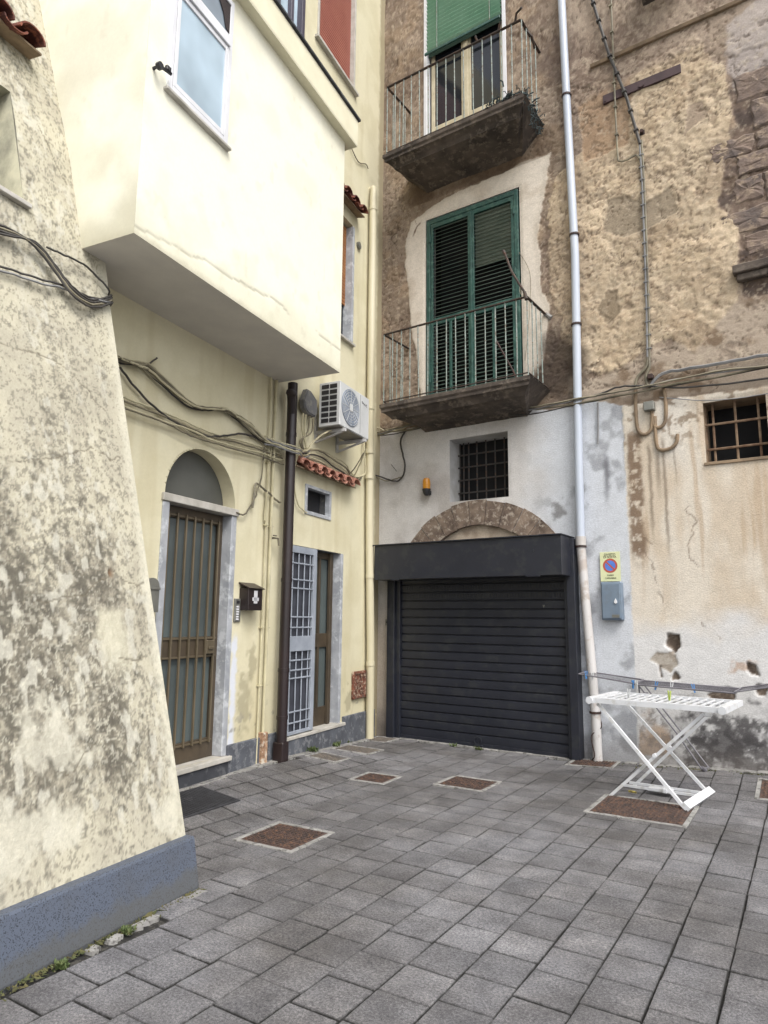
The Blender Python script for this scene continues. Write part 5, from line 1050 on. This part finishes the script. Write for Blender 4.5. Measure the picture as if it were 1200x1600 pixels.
m = MB(); m.tube([(0, -.09, .0), (0, -.09, .06), (0, -.09, .12), (0, -.09, .15), (0, -.09, .165)], [.05, .056, .054, .045, .02], 14); m.build('lens', M['amber'], t, smooth=True)
m = MB(); m.tube([(0, -.09, -.09), (0, -.09, -.06), (0, -.09, -.01), (0, -.09, .005)], [.025, .045, .06, .062], 14); m.box(-.03, .03, -.08, 0, -.07, -.01, .004); m.build('base', M['black'], t, smooth=True)
t = thing('key_switch', 'small grey key switch on the wall left of the roller shutter', 'switch', FB, (.165, 0, 1.52)); m = MB(); m.box(-.035, .035, -.035, 0, 0, .085, .005); m.build('box', M['metal_grey'], t); m = MB(); m.tube([(0, -.03, .042), (0, -.042, .042)], .016, 10); m.build('keyhole', M['black'], t)
m = MB(); m.tube([(0, -.012, .0), (0, -.012, .42)], .009, 6); single(m, 'switch_conduit', M['cable_grey'], 'thin conduit above the key switch left of the roller shutter', 'conduit', FB, (.205, 0, 1.60))
t = thing('meter_hatch', 'badly rusted flaking square hatch low on the yellow wall near the corner', 'hatch', FL, (-.50, 0, .73))
m = MB(); m.box(-.17, .17, -.02, 0, -.165, .165, .004)
m.build('plate', M['rust'], t); m = MB(); r = random.Random(3)
for a, b, c_, d_ in ((-.185, -.145, -.17, .17), (.145, .185, -.17, .17), (-.18, .18, .14, .18), (-.18, .18, -.18, -.14)): m.box(a, b, -.04, 0, c_, d_, .008)
m.build('frame', M['rust'], t); m = MB()
for i in range(34): x, z = r.uniform(-.13, .13), r.uniform(-.13, .13); w_ = r.uniform(.01, .035); m.beam((x, -.028-r.random()*.015, z), (x+r.uniform(-.03, .03), -.03, z+r.uniform(-.04, .04)), w_, .004, up=(0, 1, .2))
m.build('rust_flakes', surf('pale_rust_flake', lin(176, 150, 128), lin(110, 70, 54), 30, .9, 60, .003), t)
t = thing('iron_rod', 'loose dark iron rod leaning between the lower balcony rail and the shutters', 'rod', FB, (0, 0, 0)); m = MB(); m.tube([(2.30, -.55, 6.32), (2.42, -.62, 6.0), (2.60, -.66, 5.66)], .016, 6); m.tube([(2.30, -.55, 6.32), (2.27, -.54, 6.38)], .022, 6); m.build('rod', M['rust_rail'], t); m = MB(); m.tube([(2.60, -.66, 5.66), (2.63, -.68, 5.55)], .026, 6); m.build('hook', M['rust_rail'], t)
t = thing('iron_rod', 'second thin rusty rod lying behind the bars of the lower balcony', 'rod', FB, (0, 0, 0)); m = MB(); m.tube([(2.02, -.25, 5.30), (2.30, -.35, 4.78), (2.42, -.5, 4.58)], .013, 6); m.build('rod', M['clamp'], t)
cable('thin loose wire looping beside the right end of the lower balcony', [([(2.28, -.03, 6.6), (2.42, -.04, 6.3), (2.44, -.05, 6.0), (2.40, -.05, 5.5), (2.36, -.1, 5.0)], .004, 'cable'), ([(2.28, -.03, 6.1), (2.4, -.3, 5.85), (2.6, -.6, 5.62)], .004, 'cable')], FB)
# netting on the upper balcony
r = random.Random(9); m = MB()
for i in range(150):
    k = r.random(); x = 2.12+.55*k+r.uniform(-.04, .04); y = -.60+r.uniform(-.1, .08)+.2*max(0, k-.8); z = 8.40+abs(r.gauss(0, .07))*(1.4-abs(k-.55))
    d = Vector((r.gauss(0, 1), r.gauss(0, 1), r.gauss(0, .7))).normalized()*r.uniform(.04, .10); m.tube([(x, y, z), (x+d.x*.5+r.uniform(-.02, .02), y+d.y*.5, z+d.z*.5+.02), (x+d.x, y+d.y, z+d.z)], r.uniform(.004, .012), 4)
for i in range(90):
    z = 8.42-r.random()*.42; x = 2.70+r.gauss(0, .03)+(8.4-z)*.12; y = -.45+r.gauss(0, .14); d = Vector((r.gauss(0, 1), r.gauss(0, 1), r.gauss(0, 1.5))).normalized()*r.uniform(.03, .08); m.tube([(x, y, z), (x+d.x, y+d.y, z+d.z)], r.uniform(.003, .009), 4)
single(m, 'garden_netting', M['net'], 'dark tangled netting bundled in the right corner of the upper balcony', 'netting', FB)

# ------------------------------------------------------------------ door mat
m = MB(); zz = gz(-5.1, 4.55); m.v = []; 
m.box(-.44, .44, -.23, .23, 0, .010, .003)
for i in range(28): m.box(-.42+i*.0305, -.405+i*.0305, -.215, .215, .010, .014)
MM = FL @ Matrix.Translation((-4.28, -.36, 0)) @ Matrix.Rotation(RAD(-4), 4, 'Z')
m.v = [(x, y, z+.004+gz((MM @ Vector((x, y, 0))).x, (MM @ Vector((x, y, 0))).y)) for x, y, z in m.v]
single(m, 'doormat', M['rubber'], 'black ribbed rubber doormat in front of the arched door', 'doormat', FL, (-4.28, -.36, 0), RAD(-4))

# ------------------------------------------------------------------ white folding airer
WR = thing('drying_rack', 'white plastic folding drying rack standing on crossed legs', 'drying rack', FG, (-1.55, 7.0, 0))
z0 = gz(-1.5, 7.0); TZ = .86; rz_ = RAD(-3)
pw = M['white_plastic']
def R3(x, y, z): return (x*math.cos(rz_)-y*math.sin(rz_), x*math.sin(rz_)+y*math.cos(rz_), z)
m = MB(); X0, X1, Y0, Y1 = -.56, .60, -.33, .40
m.beam(R3(X0, Y0, TZ), R3(X1, Y0, TZ), .030, .046); TB = MB(); TB.beam(R3(X0, Y1, TZ), R3(X1, Y1, TZ), .030, .046); TP = m.build('top_frame', pw, WR); TB.build('side_rail', pw, TP)
for x in (X0, X1): m = MB(); m.beam(R3(x, Y0-.03, TZ), R3(x, Y1+.03, TZ), .055, .050); m.tube([R3(x, Y0-.035, TZ), R3(x, Y0-.015, TZ)], .034, 12); m.build('end_rail', pw, TP)
bm_ = MB(); bm_.beam(R3(0, Y0, 0), R3(0, Y1, 0), .016, .012); bo = None
for i in range(15):
    x = X0+.06+i*(X1-X0-.12)/14; L_ = R3(x, 0, TZ+.008); bo = bm_.build('rod', pw, TP, L_) if bo is None else again(bo, L_) or bo
for y in (Y0+.25, Y0+.49): m = MB(); m.beam(R3(X0, y, TZ-.004), R3(X1, y, TZ-.004), .02, .012); m.build('cross_strut', pw, TP)
g0 = gz(-1.6, 6.7)
legs = [((-.42, -.28, .0), (.43, -.26, TZ-.05)), ((-.36, .18, .0), (.43, .20, TZ-.05)), ((.27, -.36, .0), (-.50, -.30, TZ-.03)), ((.31, .34, .0), (-.46, .28, TZ-.03))]
for a, b in legs: m = MB(); m.beam(R3(*a), R3(*b), .026, .036, up=(0, 1, 0)); m.build('leg', pw, WR)
m = MB(); m.beam(R3(.27, -.40, .035), R3(.31, .38, .035), .070, .045, up=(.8, 0, 1)); m.build('foot_rail', pw, WR)
for (xa, xb, y, z) in ((-.40, .27, -.02, .055), (-.36, .28, .10, .06)): m = MB(); m.beam(R3(xa, y, z+.0), R3(xb, y+.02, z), .022, .022); m.build('base_bar', pw, WR)
m = MB(); m.box(-.16, .06, -.01, .09, .035, .065, .006); m.box(-.02, .02, -.04, .12, .04, .08, .004); m.build('base_clip', pw, WR)
for y in (-.27, .22): m = MB(); m.tube([R3(.0, y-.03, .41), R3(0, y+.03, .41)], .018, 8); m.build('pivot', pw, WR)
for y in (-.27, .21): m = MB(); m.box(.42, .48, y-.02, y+.02, TZ-.07, TZ-.0, .006); m.build('leg_socket', pw, WR)
m = MB(); m.tube([(0, 0, .015), (.07, .01, .015)], .012, 6); single(m, 'litter_scrap', surf('yellow_black_scrap', lin(196, 178, 90), (.02, .02, .02), 40, .6), 'small yellow and black scrap on the cover under the white rack', 'litter', FG, (-1.86, 6.92, .01), RAD(-20))

# ------------------------------------------------------------------ grey wire airer with wings, behind
GR = thing('drying_rack', 'grey wire winged drying rack leaning against the wall behind the white one', 'drying rack', FG, (0, 0, 0))
ZT = .93; wire = M['wire']
A_, B_2 = Vector((-2.02, 7.86, ZT)), Vector((-1.02, 7.78, ZT-.02)); W_ = Vector((.03, .34, .02))
m = MB(); P = [A_, B_2, B_2+W_, A_+W_, A_]
for p, q_ in zip(P[:-1], P[1:]): m.tube([p, q_], .009, 6)
CF = m.build('centre_frame', wire, GR)
for i in range(1, 9): p = A_.lerp(A_+W_, i/9); m = MB(); m.tube([p, p+(B_2-A_)], .0035, 4); m.build('line_wire', wire, CF)
for base, tip, lb in ((A_, Vector((-.62, .02, .075)), 1), (B_2, Vector((.52, -.02, .12)), 2)):
    m = MB(); P = [base+Vector((0, 0, .01)), base+tip+Vector((0, .05, 0)), base+tip+W_*.85, base+W_+Vector((0, 0, .01)), base+Vector((0, 0, .01))]
    for p, q_ in zip(P[:-1], P[1:]): m.tube([p, q_], .008, 6)
    wg = m.build('wing', wire, GR)
    for i in range(1, 6): m = MB(); m.tube([P[0].lerp(P[3], i/6), P[1].lerp(P[2], i/6)], .003, 4); m.build('line_wire', wire, wg)
for dy in (0, .24):
    m = MB(); m.tube([(-1.95, 7.86+dy*.9, ZT-.02), (-1.62, 7.95+dy*.8, .45), (-1.40+.04*(dy > 0), 8.0+dy*.6, gz(-1.4, 8.0)+.03)], .0095, 6); m.build('leg', wire, GR)
m = MB(); m.tube([(-1.40, 8.0, gz(-1.4, 8)+.03), (-1.36, 8.15, gz(-1.4, 8)+.03)], .0095, 6); m.tube([(-1.37, 8.05, gz(-1.4, 8)+.01), (-1.40, 8.0, gz(-1.4, 8)+.05)], .02, 6); m.build('foot_bar', wire, GR)
m = MB(); m.tube([A_+Vector((.06, 0, 0)), A_+Vector((.06, .02, -.10)), A_+Vector((.10, .2, -.10))], .010, 6); m.build('hinge_bracket', wire, GR)
# clothes pegs
PEG = [(-2.02, 7.86, ZT, 'blue', 0, 'blue clothes peg at the left of the centre frame of the wire rack'), (-2.55, 7.92, ZT+.07, 'blue', 0, 'blue clothes peg on the left wing tip of the wire rack'), (-1.78, 7.85, ZT, 'blue', .2, 'blue clothes peg near the left third of the wire rack'), (-1.40, 7.82, ZT, 'blue', -.2, 'blue clothes peg near the middle of the wire rack'), (-.56, 7.80, ZT+.10, 'blue', 0, 'blue clothes peg on the right wing of the wire rack'),
       (-1.62, 7.84, ZT, 'white', .1, 'white clothes peg at the middle of the wire rack'), (-1.98, 7.85, ZT, 'white', .1, 'white clothes peg where the left wing joins the wire rack'), (-2.48, 7.92, ZT+.06, 'white', .1, 'white clothes peg on the left wing beside the blue one'),
       (-1.47, 7.0, TZ+.06, 'lime', .1, 'lime green clothes peg on the top of the white rack'), (-1.85, 7.02, TZ+.05, 'white', .1, 'white clothes peg on the left part of the white rack')]
pp = None
for x, y, z, cl, tl, lb in PEG:
    t = thing('clothes_peg', lb, 'clothes peg', FG, (x, y, z), 0, 'clothes pegs on the drying racks'); t.rotation_euler = (tl, tl, random.uniform(-.6, .6))
    for s_ in (-1, 1): m = MB(); m.beam((s_*.012, 0, .045), (s_*.003, 0, -.045), .008, .012, up=(0, 1, 0)); m.build('jaw', M['peg_'+cl], t)

# ------------------------------------------------------------------ weeds, moss, crumbs
def weed(x, y, h, n_, sd):
    r = random.Random(sd); m = MB()
    for i in range(n_):
        a = r.uniform(0, 6.28); l = h*r.uniform(.5, 1); e = r.uniform(.2, 1.0); w_ = l*.16; c0 = Vector((r.gauss(0, h*.4), r.gauss(0, h*.3), 0)); d = Vector((math.cos(a)*e, math.sin(a)*e, 1)).normalized(); n2 = Vector((-math.sin(a), math.cos(a), 0))
        p1 = c0+d*l*.55; p2 = c0+d*l+Vector((0, 0, -l*.25*e)); m.add([c0, p1+n2*w_, p2, p1-n2*w_], [(0, 1, 2, 3)])
    return m
WD = [(-3.62, 3.02+.0, .05, 40, 'low weeds at the corner of the speckled plinth'), (-5.28, 6.38, .09, 60, 'weeds growing at the foot of the brown drainpipe'), (-5.42, 6.95, .10, 60, 'leafy weed below the step of the grille door'), (-5.52, 7.35, .06, 40, 'small weed just right of the grille door step'), (-4.35, 8.08, .06, 36, 'small weed in front of the roller shutter'), (-3.98, 8.05, .06, 40, 'weed sprouting at the foot of the shutter, left of its middle'), (-5.62, 5.85, .05, 30, 'weed under the rust-stained pipe casing')]
for i, (x, y, h, n_, lb) in enumerate(WD): single(weed(x, y, h, n_, i), 'weed', M['leaf'], lb, 'weed', FG, (x, y, gz(x, y)-.002), 0, 'weeds growing at the foot of the walls')
for s, lb in ((6.42, 'green weed clump nearest the left edge, at the plinth foot'), (6.02, 'second green weed clump along the speckled plinth')):
    p = FL @ Vector((-s, -1.53, 0)); single(weed(0, 0, .042, 150, int(s*10)), 'weed', M['leaf'], lb, 'weed', FG, (p.x, p.y, -.008), 0, 'weeds growing at the foot of the walls')
r = random.Random(12); m = MB()
for i in range(900):
    s = r.uniform(5.4, 7.4); o_ = 1.475+abs(r.gauss(0, .03)); p = FL @ Vector((-s, -o_, 0)); q_ = r.uniform(.003, .010)*(1+1.3*(r.random() < .1)); m.add([(p.x+r.gauss(0, q_), p.y+r.gauss(0, q_), z) for z in (-.004, -.002)]+[(p.x+r.gauss(0, q_), p.y+r.gauss(0, q_), q_*.7), (p.x+r.gauss(0, q_), p.y+r.gauss(0, q_), -.002)], [(0, 1, 2), (0, 2, 3), (1, 3, 2), (0, 3, 1)])
for i in range(300):
    x = r.uniform(-2.6, -.2); y = D-.12-abs(r.gauss(0, .07)); z = gz(x, y); q_ = r.uniform(.004, .012); m.add([(x+r.gauss(0, q_), y+r.gauss(0, q_), z-.003) for _ in range(3)]+[(x, y, z+q_)], [(0, 1, 2), (0, 1, 3), (1, 2, 3), (2, 0, 3)])
for i in range(260):
    s = r.uniform(.2, 5.2); o_ = .06+abs(r.gauss(0, .05)); p = FL @ Vector((-s, -o_, 0)); z = gz(p.x, p.y); q_ = r.uniform(.004, .01); m.add([(p.x+r.gauss(0, q_), p.y+r.gauss(0, q_), z-.003) for _ in range(3)]+[(p.x, p.y, z+q_)], [(0, 1, 2), (0, 1, 3), (1, 2, 3), (2, 0, 3)])
o = m.build('moss_and_crumbs', M['moss']); tag(o, kind='stuff')
m = MB()
for s0, s1 in ((5.42, 5.56), (5.60, 5.74), (5.80, 6.02), (6.06, 6.14), (6.2, 6.26)):
    P = []
    for k in range(9): t_ = k/8; P.append((s0+(s1-s0)*t_, 1.50+r.uniform(-.006, .006)))
    for k in range(9): t_ = 1-k/8; P.append((s0+(s1-s0)*t_, 1.53+r.uniform(0, .03)))
    n_ = len(P); v = [FL @ Vector((-a, -b, .001)) for a, b in P]; v2 = [FL @ Vector((-a, -b, -.02)) for a, b in P]; m.add([*v, *v2], [tuple(range(n_))]+[(i, (i+1) % n_, (i+1) % n_+n_, i+n_) for i in range(n_)])
o = m.build('mortar_strip', M['concrete']); tag(o, kind='structure')
strip = MB(); lx = 0
P = [(CX+1, 0)]
s = .3
while s < 5.3:
    p = FL @ Vector((-s, -.0, 0)); 
    a = [FL @ Vector((-s, .02, 0)), FL @ Vector((-s-.245, .02, 0)), FL @ Vector((-s-.245, -.13-r.uniform(0, .02), 0)), FL @ Vector((-s, -.13-r.uniform(0, .02), 0))]
    strip.add([(v.x, v.y, gz(v.x, v.y)+.004) for v in a]+[(v.x, v.y, gz(v.x, v.y)-.04) for v in a], [(0, 1, 2, 3), (0, 1, 5, 4), (1, 2, 6, 5), (2, 3, 7, 6), (3, 0, 4, 7)]); s += .25
o = strip.build('wall_foot_strip', M['concrete']); tag(o, kind='structure')
